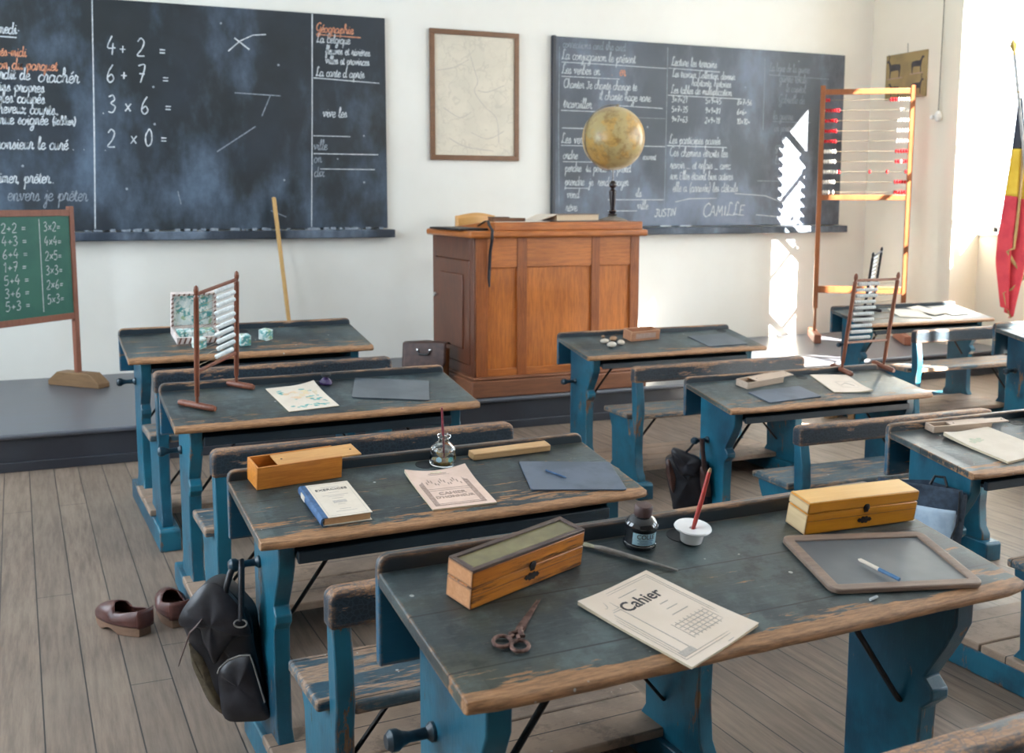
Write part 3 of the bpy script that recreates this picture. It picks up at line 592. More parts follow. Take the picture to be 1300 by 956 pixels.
# framed map
t = thing('framed_map', 'old faded map in a brown wooden frame between the blackboards', 'picture', Matrix.Translation((2.94, YW, 1.87)))
mm = Matrix.Translation((-2.94, -YW, -1.87)); x0, x1, z0, z1 = 2.935, 3.735, 1.868, 2.935; f = .042
mb = MB()
for a in ((x0, x1, z1 - f, z1), (x0, x1, z0, z0 + f), (x0, x0 + f, z0 + f, z1 - f), (x1 - f, x1, z0 + f, z1 - f)): mb.box(a[0], a[1], YW - .03, YW - .001, a[2], a[3])
mb.build('frame', 'frame', t, .004).matrix_local = mm
MB().box(x0 + f - .004, x1 - f + .004, YW - .016, YW - .004, z0 + f - .004, z1 - f + .004).build('map_sheet', 'map', t).matrix_local = mm
L = [[(3.28, 2.78), (3.33, 2.62), (3.36, 2.52), (3.33, 2.44), (3.42, 2.32), (3.53, 2.22), (3.55, 2.02)], [(3.36, 2.45), (3.45, 2.44), (3.6, 2.50)], [(3.05, 2.3), (3.2, 2.22), (3.3, 2.27)], [(3.0, 2.6), (3.15, 2.63), (3.28, 2.7)], [(3.3, 2.1), (3.45, 2.05), (3.6, 2.12)], [(3.1, 2.05), (3.25, 1.98), (3.5, 1.95)]]
ribbons([smooth_pl(l) for l in L], .006, 'map_lines', 'inkl', t, WB(YW - .016)).matrix_local = mm

# poster of animals on the right wall
t = thing('animal_poster', 'square brown card with four drawn animals on the right wall', 'poster', Matrix.Translation((XR, 8.14, 2.7)))
P0 = Matrix.Translation((-XR, -8.14, -2.7))
MB().box(XR - .014, XR - .001, 7.885, 8.425, 2.50, 2.925).build('card', 'poster', t, .004).matrix_local = P0
def on_right(a, b, off): return (XR - .014 - off, a, b)
def quad_animal(mb, cy, cz, s, flip, body, horn):
    P = lambda a, b: (XR - .0155, cy + a * s * flip, cz + b * s)
    pts = [(-.5, .15), (-.42, .32), (.0, .36), (.35, .34), (.52, .62), (.60, .66), (.78, .56), (.72, .48), (.58, .46), (.50, .15), (.46, -.05), (.47, -.5), (.40, -.5), (.36, -.08), (.0, -.05), (-.30, -.05), (-.36, -.2), (-.34, -.5), (-.42, -.5), (-.46, -.2)]
    c = MB()
    n = len(pts); mb.add([P(*p) for p in pts] + [(XR - .0137, P(*p)[1], P(*p)[2]) for p in pts], [tuple(range(n))] + [(i, (i + 1) % n, n + (i + 1) % n, n + i) for i in range(n)])
    if horn: mb.tube([P(.56, .64), P(.50, .85), P(.60, 1.0)], .003, 5)
mb = MB()
for cy, cz, s, fl, h in ((8.30, 2.78, .15, 1, True), (8.02, 2.79, .13, -1, False), (8.29, 2.58, .12, 1, False), (8.01, 2.59, .12, -1, True)): quad_animal(mb, cy, cz, s, fl, None, h)
o = mb.build('animal_drawings', 'ink', t); o.matrix_local = P0
L = [[(8.40, 2.70), (8.20, 2.70)], [(8.10, 2.72), (7.93, 2.72)], [(8.38, 2.51), (8.2, 2.51)], [(8.1, 2.51), (7.93, 2.51)]]
ribbons(L, .012, 'caption_lines', 'inkb', t, on_right).matrix_local = P0
MB().tube([(XR - .012, 8.14, 2.925), (XR - .012, 8.145, 3.01)], .0025, 6).build('hanging_wire', 'iron', t).matrix_local = P0
t = thing('pull_cord', 'thin pull cord with a white knob hanging beside the window recess', 'pull cord', Matrix.Translation((XR - .03, 7.70, 2.3)))
MB().tube([(0, .004, ZC - 2.3), (.004, 0, 1.), (0, 0, .03)], .0035, 6).build('cord', 'canvas', t)
MB().lathe([(.008, .05), (.02, .04), (.034, .01), (.034, -.015), (.02, -.04), (.004, -.045)], 16).build('knob', 'bulb', t)
MB().lathe([(.02, 0), (.022, .02), (.012, .035)], 14, Matrix.Translation((0, .075, -.02))).build('cleat', 'bulb', t)

# ------------------------------------------------------------------ the school desks
W, D, HF, HB = 1.15, .411, .712, .783
SL = (HB - HF) / D
def make_desk():
    t = bpy.data.objects.new('school_desk', None); C.objects.link(t); t.empty_display_size = .1
    def dz(y): return HF + SL * y
    # sloping top, rounded pupil's edge
    prof = [(0.002, HF - .020), (-.004, HF - .012), (-.002, HF - .003), (.006, dz(.006)), (D - .018, dz(D - .018)), (D - .018, dz(D - .018) - .024), (.02, HF - .022)]
    mb = MB(); n = 26; a = []
    # subdivide along the length so the edge can be slightly uneven
    pv = []
    for i in range(n + 1):
        x = W * i / n; w_ = random.uniform(-.0022, .0022) if 0 < i < n else 0
        r = .010 if i in (0, n) else 0
        for k, (y, z) in enumerate(prof): pv.append((x, y + (w_ + r if k < 3 else 0), z))
    k = len(prof); fs = [(i * k + j, i * k + (j + 1) % k, (i + 1) * k + (j + 1) % k, (i + 1) * k + j) for i in range(n) for j in range(k)]
    fs += [tuple(range(k)), tuple(n * k + j for j in range(k))]
    mb.add(pv, fs); mb.build('desktop', 'top', t, .003, 2)
    # back board with a raised, round-cornered ledge
    top = .809; r = .022
    poly = [(0, .613), (W, .613), (W, top - r)] + [(W - r + r * math.cos(a), top - r + r * math.sin(a)) for a in (PI / 6, PI / 3, PI / 2)] + [(r - r * math.sin(a), top - r + r * math.cos(a)) for a in (0, PI / 6, PI / 3)] + [(0, top - r)]
    MB().prism(poly, D - .018, D + .004, 'y').build('back_board', 'board', t, .004)
    MB().box(.105, W - .105, .06, D - .02, .640, .655).box(.105, W - .105, .045, .062, .632, .664).build('book_shelf', 'shelf', t, .003)
    MB().lathe([(.029, 0), (.029, .0012)], 24, Matrix.Translation((W * .5 + .005, D - .055, dz(D - .055))) @ Matrix.Rotation(math.atan(SL), 4, 'X')).build('inkwell_hole_shade', 'hole', t)  # raised dark disc, the shade inside the hole is put into its colour
    leg = [(.125, .088), (.125, .12), (.145, .15), (.150, .30), (.145, .43), (.118, .455), (.118, .475), (.142, .495), (.120, .53), (.092, .575), (.070, .62), (.068, dz(.068) - .021), (.352, dz(.352) - .023), (.352, .15), (.375, .12), (.375, .088)]
    bench = [(-.440, .088), (-.440, .118), (-.418, .15), (-.408, .25), (-.412, .40), (-.424, .46), (-.418, .55), (-.402, .635), (-.358, .635), (-.364, .52), (-.368, .424), (-.120, .424), (-.122, .395), (-.150, .34), (-.158, .15), (-.135, .118), (-.135, .088)]
    for x in (.058, W - .103):
        MB().prism(leg, x, x + .045, 'x').build('leg', 'blue', t, .004)
        MB().prism(bench, x, x + .045, 'x').build('bench_support', 'blue', t, .004)
        MB().prism([(-.482, 0), (.478, 0), (.478, .075), (.465, .09), (-.470, .09), (-.482, .08)], x - .018, x + .068, 'x').build('base_rail', 'blue', t, .005)
    for sx, x in ((-1, .058), (1, W - .058)):
        Mx = Matrix.Translation((x, .285, .535)) @ Matrix.Rotation(PI / 2 * sx, 4, 'Y')
        MB().lathe([(.017, 0), (.017, .006), (.010, .014), (.009, .045), (.013, .058), (.0185, .066), (.0185, .078), (.012, .086)], 16, Mx).build('peg', 'peg', t)
        q = (lambda a: a) if sx < 0 else (lambda a: W - a)
        MB().tube([(q(.27), .2, .645), (q(.105), .2, .425)], .0085, 8, flat=.6).build('brace', 'iron', t)
        MB().tube([(q(.29), -.25, .418), (q(.105), -.25, .20)], .0085, 8, flat=.6).build('brace', 'iron', t)
    s0, s1, p0, p1 = .030, W - .026, .106, W - .106
    MB().prism([(s0, -.362), (p0 - .002, -.362), (p0 - .002, -.410), (p1 + .002, -.410), (p1 + .002, -.362), (s1, -.362), (s1, -.112), (s0, -.112)], .426, .455, 'z').build('seat', 'seatp', t, .008, 3)
    r = .024; x0, x1, z1 = .052, 1.100, .715
    poly = [(x0, .628), (x1, .628), (x1, z1 - r)] + [(x1 - r + r * math.cos(a), z1 - r + r * math.sin(a)) for a in (PI / 6, PI / 3, PI / 2)] + [(x0 + r - r * math.sin(a), z1 - r + r * math.cos(a)) for a in (0, PI / 6, PI / 3)] + [(x0, z1 - r)]
    MB().prism(poly, -.408, -.352, 'y').build('backrest', 'rail', t, .010, 3)
    MB().box(.032, W - .032, -.250, -.030, .090, .118).box(.032, W - .032, -.022, .205, .090, .118).build('footrest', 'footr', t, .005)
    return t
DK = {  # x, y, rotation, width scale, height scale, label
 'A1': (.302, 5.278, 2.76, 1.045, 1.100, 'blue school desk with the open striped picture box on its top'),
 'A2': (.365, 3.875, 2.2, 1.020, 1.023, 'blue school desk carrying the red-brown tabletop abacus and coloured booklet'),
 'A3': (.429, 2.549, 3.2, .966, .984, 'blue school desk with a black satchel hung on its left peg'),
 'A4': (.539, 1.427, 2.8, 1.050, 1.090, 'large dark school desk nearest the camera with the scissors'),
 'B1': (2.664, 5.173, -.3, 1.016, .953, 'blue school desk in front of the teacher desk, with pebbles on top'),
 'B2': (2.616, 3.752, -.5, .958, .904, 'blue school desk with a black bag on its leg and an abacus at its right'),
 'B3': (2.652, 2.478, .9, .971, .936, 'blue school desk with a dark blue cloth bag on its leg, at the right edge'),
 'C1': (5.109, 5.769, -1.36, .991, .966, 'sunlit blue school desk at the back right below the tall abacus'),
 'C2': (5.139, 4.327, 0, 1.0, 1.002, 'blue school desk cut off by the right edge beneath the flag'),
}
PEG = {'A1': .045, 'A2': .040, 'A3': .040, 'A4': .0, 'B1': -.008, 'B2': -.025, 'B3': 0, 'C1': 0, 'C2': 0}
proto = make_desk(); OD = {}; DO = {}
for i, (k, (x, y, r, ws, hs, lab)) in enumerate(DK.items()):
    o = proto if i == 0 else copy_tree(proto)
    DO[k] = o; o.location = (x, y, 0); o.rotation_euler = (0, 0, math.radians(r)); o.scale = (ws, ws, hs)
    o['label'] = lab; o['category'] = 'school desk'; o['group'] = 'two-seat school desks in rows'
    OD[k] = Matrix.Translation((x, y, HF * hs)) @ Matrix.Rotation(math.radians(r), 4, 'Z') @ Matrix.Rotation(math.atan(SL * hs / ws), 4, 'X')
for k, o in DO.items():
    for c in o.children:
        if c.name.startswith('peg'): c.location.z = PEG[k]
        if c.name.startswith('inkwell_hole_shade'): c.location.x = {'A4': .028, 'B1': .49, 'B2': .06}.get(k, 0)
for c in list(DO['A4'].children):
    if c.name.startswith('book_shelf'): bpy.data.objects.remove(c)
def on(k, l, u, ang=0, dz=0): return OD[k] @ Matrix.Translation((l, u, dz + .0012)) @ Matrix.Rotation(math.radians(ang), 4, 'Z')
def peg_at(k, side=-1):
    x, y, r, ws, hs, _ = DK[k]; v = Matrix.Rotation(math.radians(r), 4, 'Z') @ Vector(((.0 if side < 0 else W) * ws, .285 * ws, 0)); return Vector((x + v.x, y + v.y, (.535 + PEG[k]) * hs))

# ------------------------------------------------------------------ small objects on the desks
def slide_box(mw, l, d, h, ext, body, lid, label, name='pencil_box', group=None, lidz=None):
    t = thing(name, label, 'pencil box', mw, group); k = .006
    MB().box(0, l, 0, k, 0, h).box(0, l, d - k, d, 0, h).box(0, k, k, d - k, 0, h).box(l - k, l, k, d - k, 0, h - .006).box(k, l - k, k, d - k, 0, .005).build('box_body', body, t, .0012)
    MB().box(ext, l + ext * .95, k * .6, d - k * .6, h - .0065, h - .0015).build('sliding_lid', lid, t, .001)
    mb = MB()
    for x in (ext + .02, l + ext * .95 - .018): mb.lathe([(.003, 0), (.003, .0008)], 10, Matrix.Translation((x, d / 2, h - .0016)))
    mb.build('lid_hole_shade', 'hole', t)  # flat dark discs on the lid, coloured as shaded holes
    return t
def thin_slate(mw, w_, h, mt, label, th=.0045, group='bare slates on the desks'):
    o = MB().prism([(-w_ / 2 + .006, -h / 2), (w_ / 2 - .006, -h / 2), (w_ / 2, -h / 2 + .006), (w_ / 2, h / 2 - .006), (w_ / 2 - .006, h / 2), (-w_ / 2 + .006, h / 2), (-w_ / 2, h / 2 - .006), (-w_ / 2, -h / 2 + .006)], 0, th, 'z').build('writing_slate', mt, None, .001)
    return tag(o, label, 'slate', group, mw)
def frame_lines(mb, x0, x1, y0, y1, t, z):
    for a in ((x0, x1, y0, y0 + t), (x0, x1, y1 - t, y1), (x0, x0 + t, y0, y1), (x1 - t, x1, y0, y1)): mb.box(*a, z - .0002, z + .0002)
def booklet(mw, w_, h, th, mt, label, name='notebook', curl=.006, cat='notebook', edge='pagew', lift=((1, 1),)):
    t = thing(name, label, cat, mw)
    def zc(x, y):
        z = 0
        for sx, sy in lift: z += curl * max(0, (x / w_ * 2 * sx + y / h * 2 * sy) - .9) ** 2 * 1.2
        return z
    mb = MB(); n = 12
    mb.grid(lambda u, v: ((u - .5) * w_, (v - .5) * h, th + zc((u - .5) * w_, (v - .5) * h)), n, n)
    mb.build('cover', mt, t)
    mb = MB(); k = 12; ring = [((i / k - .5), -.5) for i in range(k)] + [(.5, (i / k - .5)) for i in range(k)] + [(.5 - i / k, .5) for i in range(k)] + [(-.5, .5 - i / k) for i in range(k)]
    vs = []
    for zz in (0, 1):
        for a, b in ring:
            x, y = a * w_ * .995, b * h * .995; z = zc(x, y); vs.append((x, y, (z * .55 if zz == 0 else z + th - .0003)))
    m_ = len(ring); mb.add(vs, [(i, (i + 1) % m_, m_ + (i + 1) % m_, m_ + i) for i in range(m_)] + [tuple(range(m_))])
    mb.build('pages', edge, t)
    return t
TZ = lambda x, y, z, rz=0, ry=0: Matrix.Translation((x, y, z)) @ Matrix.Rotation(math.radians(rz), 4, 'Z')

# desk A1: picture block box and three cubes
t = thing('picture_block_box', 'open cardboard box with striped rims and a landscape picture in its lid', 'toy box', on('A1', .250, .205))
bw, bd, bh = .222, .200, .034; k = .012
MB().box(0, bw, 0, k, 0, bh).box(0, bw, bd - k, bd, 0, bh).box(0, k, k, bd - k, 0, bh).box(bw - k, bw, k, bd - k, 0, bh).box(k, bw - k, k, bd - k, 0, .004).build('box_tray', 'pinkbox', t, .001)
ml = Matrix.Translation((0, bd, bh)) @ Matrix.Rotation(math.radians(6), 4, 'X'); lh = .185
lid = MB().box(0, bw, 0, .006, 0, lh, ml).box(0, bw, -.022, .0, lh - k, lh, ml).box(0, k, -.022, 0, 0, lh - k, ml).box(bw - k, bw, -.022, 0, 0, lh - k, ml).build('lid', 'pinkbox', t, .001)
MB().box(k + .004, bw - k - .004, -.0022, -.0008, .006, lh - k - .004, ml).build('landscape_picture', 'pict', lid)
mb = MB()
for i in range(9):
    x = .006 + i * .0245
    mb.prism([(x, 0.002), (x + .009, 0.002), (x + .020, bh - .002), (x + .011, bh - .002)], -.0006, 0, 'y')
    mb.prism([(x, lh - k), (x + .009, lh - k), (x + .014, lh - .001), (x + .005, lh - .001)], -.0226, -.022, 'y', ml)
for i in range(7):
    z = .006 + i * .024
    for xx in (0, bw - k): mb.prism([(xx, z), (xx + k, z + .008), (xx + k, z + .017), (xx, z + .009)], -.0226, -.022, 'y', ml)
mb.build('striped_border', 'stripe', t)
mb = MB()
for i in range(5):
    for j in range(2): mb.box(.018 + i * .037, .018 + i * .037 + .034, .12 + j * .034 - .03, .12 + j * .034 + .002, .004, .036)
mb.build('packed_blocks', 'pict', t, .002)
for l, u, a, lab in ((.345, .135, 25, 'pale picture cube standing behind the left post of the abacus'), (.567, .145, 8, 'pale green picture cube right of the open striped box'), (.691, .215, 38, 'turned pale picture cube, furthest from the striped box')):
    o = MB().box(-.026, .026, -.026, .026, 0, .052).build('picture_cube', 'pict', None, .003); tag(o, lab, 'toy block', 'picture cubes', on('A1', l, u, a))

def turned_post(mb, x, y, z0, z1, r, M_=None):
    h = z1 - z0
    pr = [(r * .55, 0), (r * .75, .012), (r * .6, .022), (r * .95, .03), (r * 1.05, h * .35), (r, h - .05), (r * 1.1, h - .045), (r * .6, h - .036), (r * .9, h - .028), (r * 1.02, h - .018), (r * .8, h - .006), (r * .2, h)]
    mb.lathe(pr, 14, Matrix.Translation((x, y, z0)))
def small_abacus(mw, L_, H, foot, label, wmat='abw', shade='milk', nrow=10, side=1, bl=.43):
    t = thing('tabletop_abacus', label, 'abacus', mw, 'small bead frames on the desks'); r = .0095
    for x in (0, L_):
        mb = MB(); turned_post(mb, x, 0, .022, H, r); mb.build('post', wmat, t)
        MB().tube([(x, -foot / 2, .012), (x, -foot / 2 + .012, .013), (x, foot / 2 - .012, .013), (x, foot / 2, .012)], [.009, .0125, .0125, .009], 12).build('foot', wmat, t)
    z0, z1 = H * .305, H * .93
    for z in (z0, z1): MB().box(0, L_, -.005, .005, z - .006, z + .006).build('crossbar', wmat, t, .002)
    mb = MB(); rows = [z0 + .022 + (z1 - z0 - .040) * i / (nrow - 1) for i in range(nrow)]
    for z in rows: mb.tube([(0, 0, z), (L_, 0, z)], .0011, 5)
    mb.build('wires', 'wire', t)
    bead = None
    for i, z in enumerate(rows):
        nb = 10; w_ = bl * L_ / nb; pr = []
        for j in range(nb): pr += [(.0052, j * w_), (.0088, j * w_ + w_ * .3), (.0088, j * w_ + w_ * .7), (.0052, j * w_ + w_)]
        off = (L_ - .012 - bl * L_ - (.004 if i % 3 else .016)) if side > 0 else .012 + (.006 if i % 2 else 0)
        if bead is None: bead = MB().lathe(pr, 12, Matrix.Rotation(PI / 2, 4, 'Y')).build('bead_row', shade, t)
        else: b2 = bead.copy(); C.objects.link(b2); bead2 = b2; b2.parent = t; b2.location = (off, 0, z); continue
        bead.location = (off, 0, z)
    return t
small_abacus(on('A2', .106, .188, 48), .275, .470, .155, 'red-brown wooden abacus with white beads on the left end of a desk')
small_abacus(on('B2', .868, .372, 1), .258, .490, .150, 'red-brown wooden abacus with white beads on the right end of a desk', side=-1, bl=.5)
small_abacus(on('C1', .087, .165, 38), .270, .470, .135, 'black wooden abacus on the sunlit desk at the back right', 'abblack', side=-1, bl=.45)

# desk A2
t = booklet(on('A2', .507, .218, 6), .200, .272, .003, 'paperw', 'cream booklet with a turquoise and peach picture cover', curl=.010, lift=((1, 1),))
def leafband(mb, pts, r):
    for x, y in pts: mb.lathe([(r * random.uniform(.6, 1.1), .0034), (.0005, .0037)], 7, Matrix.Translation((x, y, 0)) @ Matrix.Diagonal((1, random.uniform(.45, .9), 1, 1)), False)
mb = MB(); random.seed(3)
leafband(mb, [(random.uniform(-.07, .07), -.098 + random.uniform(-.012, .012)) for _ in range(22)] + [(-.068 + random.uniform(-.01, .012), .07 + random.uniform(-.03, .02)) for _ in range(10)] + [(.045 + random.uniform(-.025, .02), .07 + random.uniform(-.01, .02)) for _ in range(7)] + [(.05 + random.uniform(-.03, .02), -.03 + random.uniform(-.02, .03)) for _ in range(10)] + [(-.03, -.02), (.075, -.07), (.07, -.06)], .009)
mb.build('cover_print', 'teal', t)
mb = MB(); leafband(mb, [(random.uniform(-.05, .04), random.uniform(-.02, .07)) for _ in range(12)], .016); mb.build('cover_print', 'peach', t)
t = thing('inkwell', 'small dark purple glass inkwell behind the picture booklet', 'inkwell', on('A2', .640, .355))
MB().lathe([(.022, 0), (.027, .004), (.027, .012), (.018, .022), (.009, .028), (.009, .034)], 20).build('glass_body', 'purple', t)
MB().lathe([(.012, .034), (.019, .036), (.019, .044), (.013, .046)], 18).build('stopper', 'hole', t)
thin_slate(on('A2', .877, .232, -20), .305, .238, 'slate', 'plain grey slate lying right of the picture booklet')

# desk A3
slide_box(on('A3', .060, .305, 5), .243, .085, .064, .062, 'pine', 'pinelid', 'orange pine pencil box with its lid slid open')
t = thing('exercise_book', 'thick cream book with a blue spine, titled EXERCICES', 'book', on('A3', .2305, .150, 1))
bx, by, bt = .130, .203, .023
MB().box(-bx / 2, bx / 2, -by / 2, by / 2, bt - .0022, bt).build('front_cover', 'paperw', t, .0008)
MB().box(-bx / 2, bx / 2, -by / 2, by / 2, 0, .0022).build('back_cover', 'paperw', t, .0008)
MB().box(-bx / 2 + .004, bx / 2 - .004, -by / 2 + .004, by / 2 - .004, .0022, bt - .0022).build('pages', 'pages', t)
MB().prism([(-bx / 2 + .012, bt + .0006), (-bx / 2 - .002, bt + .0006), (-bx / 2 - .006, bt * .8), (-bx / 2 - .007, bt * .5), (-bx / 2 - .006, bt * .2), (-bx / 2 - .002, -.0004), (-bx / 2 + .012, -.0004), (-bx / 2 + .012, .0016), (-bx / 2 + .001, .002), (-bx / 2 - .002, bt * .5), (-bx / 2 + .001, bt - .002), (-bx / 2 + .012, bt - .002)], -by / 2, by / 2, 'y').build('spine', 'blueb', t)
MB().box(-bx / 2 - .0075, -bx / 2 - .0055, by * .20, by * .36, .004, bt - .004).build('spine_label', 'paperw', t)
font_text('EXERCICES', .0165, 'ink', 'title', t, Matrix.Translation((.006, by * .27, bt + .0003)), .0, 1.08)
mb = MB()
for yy, ww in ((.37, .05), (.20, .03), (.12, .07), (.08, .045), (.02, .03), (-.16, .02), (-.30, .03), (-.36, .055)): mb.box(.006 - ww / 2, .006 + ww / 2, yy * by - .0009, yy * by + .0009, bt, bt + .0003)
mb.box(-.012, .024, -.115 * by, -.045 * by, bt, bt + .0003); frame_lines(mb, -bx / 2 + .018, bx / 2 - .008, -by / 2 + .008, by / 2 - .008, .0006, bt + .0001)
mb.build('cover_print', 'inkl', t)
t = thing('ink_bottle', 'clear glass ink bottle of amber ink holding a dark red pen', 'ink bottle', on('A3', .612, .340))
MB().lathe([(.033, 0), (.038, .003), (.0385, .018), (.035, .030), (.037, .036), (.036, .050), (.026, .062), (.016, .070), (.014, .080), (.019, .084), (.019, .090), (.015, .092), (.013, .088), (.011, .078), (.012, .068), (.024, .058), (.032, .047), (.031, .032), (.034, .018), (.033, .006), (.0005, .006)], 28).build('glass_body', 'clear', t)
MB().lathe([(.030, .0065), (.0315, .016), (.0005, .0165)], 24).build('ink', 'amber', t)
for a, mt_ in ((230, 'label'), (285, 'teal'), (330, 'amber')):
    Mx = Matrix.Rotation(math.radians(a), 4, 'Z')
    MB().lathe([(.009, 0), (.009, .0008)], 6, Mx @ Matrix.Translation((.0365, 0, .026)) @ Matrix.Rotation(PI / 2, 4, 'Y')).build('paper_label', mt_, t)
p = thing('dip_pen', 'thin dark red dip pen standing in the clear ink bottle', 'pen', on('A3', .612, .340))
MB().tube([(.006, .004, .02), (.002, .004, .06), (-.004, .004, .110), (-.011, .004, .175)], [.0022, .0034, .0040, .0030], 10).build('pen_holder', 'penpink', p)
MB().tube([(.008, .004, .008), (.006, .004, .022)], [.0006, .0022], 8).build('nib', 'nib', p)
t = thing('wooden_ruler', 'light wooden bar right of the clear ink bottle', 'ruler', on('A3', .709, .332, 2))
MB().box(0, .264, 0, .040, 0, .021).build('bar', 'rulerw', t, .003)
t = booklet(on('A3', .5635, .170, -2), .185, .241, .0045, 'paperp', 'pinkish notebook with a brown printed border and title in capitals', curl=.009, lift=((1, 1), (-1, 1)))
zz = .0049; mb = MB(); frame_lines(mb, -.078, .070, -.105, .100, .004, zz); frame_lines(mb, -.066, .058, -.002, .090, .0012, zz); frame_lines(mb, -.066, .058, -.095, -.012, .0012, zz)
mb.box(-.078, -.064, -.1, .1, zz - .0002, zz + .0001)
mb.box(.056, .069, -.1, .1, zz - .0002, zz + .0001)
for i in range(14): x = -.055 + i * .0075; mb.box(x, x + .004, .03 + .012 * math.sin(i * 1.3), .036 + .016 * math.sin(i * 1.3) + .01, zz, zz + .0002)
mb.build('cover_print', 'inkb', t)
font_text('CAHIER', .022, 'inkb', 'title', t, TZ(-.004, -.040, zz + .0002), .0004, 1.05); font_text("D'HONNEUR", .019, 'inkb', 'title', t, TZ(-.004, -.062, zz + .0002), .0003, 1.0)
thin_slate(on('A3', .943, .152, -16), .280, .200, 'slate2', 'blue-grey slate with a slate pencil on it, beside the pinkish notebook')
t = thing('slate_pencil', 'short dark slate pencil lying on the blue-grey slate', 'slate pencil', on('A3', .881, .198, -63, .0045))
MB().tube([(0, 0, .003), (.066, 0, .003), (.074, 0, .003)], [.0026, .0026, .0006], 6).build('pencil', 'blueb', t)

# desk A4
def latch_box(mw, l, d, h, hl, front, top, end, label, glassy=False):
    t = thing('pencil_case_box', label, 'pencil box', mw)
    MB().box(0, l, 0, d, 0, h - hl - .0012).build('box_body', front, t, .002)
    if glassy:
        MB().box(0, l, 0, d, h - hl, h - .006).build('lid', front, t, .0015)
        f = .010
        mb = MB()
        for a in ((0, l, 0, f), (0, l, d - f, d), (0, f, f, d - f), (l - f, l, f, d - f)): mb.box(*a, h - .006, h)
        mb.build('lid_frame', 'oldframe', t, .001)
        MB().box(f, l - f, f, d - f, h - .0045, h - .003).build('lid_panel', M['amberp'], t)
        MB().box(0, l, -.0006, 0, h * .33, h * .33 + .0008).build('tray_seam', 'oldframe', t)
    else:
        ld = MB().box(0, l, 0, d, h - hl, h).build('lid', front, t, .002)
        MB().box(.0022, l - .0022, .0022, d - .0022, h, h + .0005).build('lid_top', top, ld)
        MB().box(0, l, -.0005, .0, h * .42, h * .42 + .0007).build('tray_seam', 'rust', t)
    for sx in (0, 1):
        x = -.0012 if sx == 0 else l
        MB().box(x, x + .0012, .001, d - .001, .001, h - hl - .003).box(x, x + .0012, .001, d - .001, h - hl + .0015, h - .003).build('end_panel', end, t)
    cx = l * .52
    MB().lathe([(.0085, 0), (.0085, .0018), (.004, .003)], 12, Matrix.Translation((cx, 0, h - hl)) @ Matrix.Rotation(PI / 2, 4, 'X')).box(cx - .005, cx + .005, -.0025, 0, h - hl - .010, h - hl + .008).build('latch', 'iron', t, .0006)
    e = [(-.019, 0), (-.014, .005), (-.010, .003), (-.006, .008), (0, .006), (.006, .008), (.010, .003), (.014, .005), (.019, 0), (.014, -.005), (.010, -.003), (.006, -.008), (0, -.006), (-.006, -.008), (-.010, -.003), (-.014, -.005)]
    MB().prism([(cx + a, h * .27 + b) for a, b in e], -.0016, 0, 'y').build('keyhole_plate', 'iron', t)
    return t
M['amberp'] = plain('dull_olive_panel', (.22, .19, .09), .25, col2=(.16, .14, .07), sc=12)
latch_box(on('A4', .109, .247, 17.6), .280, .066, .076, .034, 'oldbox', 'oldbox', 'oldend', 'worn orange pencil box with a dark framed lid panel, beside the brush', True)
latch_box(on('A4', .897, .302, -3), .294, .066, .072, .024, 'yell', 'yelltop', 'yellend', 'shiny yellow wooden box with a metal latch behind the framed slate')
t = thing('paintbrush', 'grey handled paintbrush lying between the orange box and the notebook', 'paintbrush', on('A4', .412, .402, -48.8))
MB().tube([(.030, 0, .006), (.045, 0, .0065), (.09, 0, .006), (.200, 0, .003)], [.0040, .0058, .0050, .0022], 10).build('handle', 'brushw', t)
MB().tube([(-.004, 0, .004), (.012, 0, .006), (.032, 0, .006)], [.0015, .0072, .0045], 10, flat=.6).build('bristles', 'bristle', t)
# scissors
t = thing('scissors', 'rusty old iron scissors lying in front of the orange box', 'scissors', on('A4', .163, .160, 46))
for s, nm in ((1, 0), (-1, 1)):
    z = .002 + nm * .0022
    a = math.radians(1.6 * s)
    R_ = Matrix.Rotation(a, 4, 'Z')
    b = MB().prism([(-.010, -.006 * s), (.0, -.0075 * s), (.055, -.006 * s), (.104, -.001 * s), (.106, .0005 * s), (.05, .004 * s), (0, .006 * s)], z, z + .0022, 'z', R_)
    pts = [(.0, 0, z + .001), (-.012, -.004 * -s, z + .001), (-.020, .012 * s, z + .001), (-.026, .005 * s, z + .002), (-.036, .010 * s, z + .002)]
    b.tube([R_ @ Vector(p) for p in pts], [.0045, .0042, .0038, .0038, .0035], 8)
    c = Vector((-.050, .0155 * s)); rr = .0145
    b.tube([(c.x + rr * 1.15 * math.cos(q), c.y + rr * math.sin(q), .0045) for q in [2 * PI * i / 22 for i in range(22)]], .0034, 8, closed=True)
    b.build('scissor_half', 'rust', t)
MB().lathe([(.0045, .001), (.0045, .0072), (.002, .0085)], 12).build('pivot_screw', 'rust', t)
# glue bottle
t = thing('glue_bottle', 'dark glass bottle with a brown cap and a pale blue COLLE label', 'bottle', on('A4', .532, .372))
MB().lathe([(.030, 0), (.0335, .003), (.0335, .008), (.0315, .010), (.0315, .040), (.0335, .043), (.033, .050), (.024, .060), (.0165, .064), (.0155, .070)], 32).build('glass_body', 'colleg', t)
MB().lathe([(.0175, .066), (.0185, .069), (.0185, .083), (.016, .087), (.004, .088)], 24).build('cap', 'cork', t)
a0 = math.radians(-152); lw = 1.75
MB().grid(lambda u, v: (.0319 * math.cos(a0 + lw * u), .0319 * math.sin(a0 + lw * u), .0125 + .025 * v), 20, 1).build('paper_label', 'label', t)
def curved_text(txt, size, z, r, ac, mt_, name, par, sx=1.):
    o = font_text(txt, size, mt_, name, par, Matrix.Identity(4), .0002, sx)
    for v in o.data.vertices: a = ac + v.co.x / r; zz_ = v.co.y; off = r + .0001 + v.co.z * .3; v.co = (off * math.cos(a), off * math.sin(a), z + zz_)
    return o
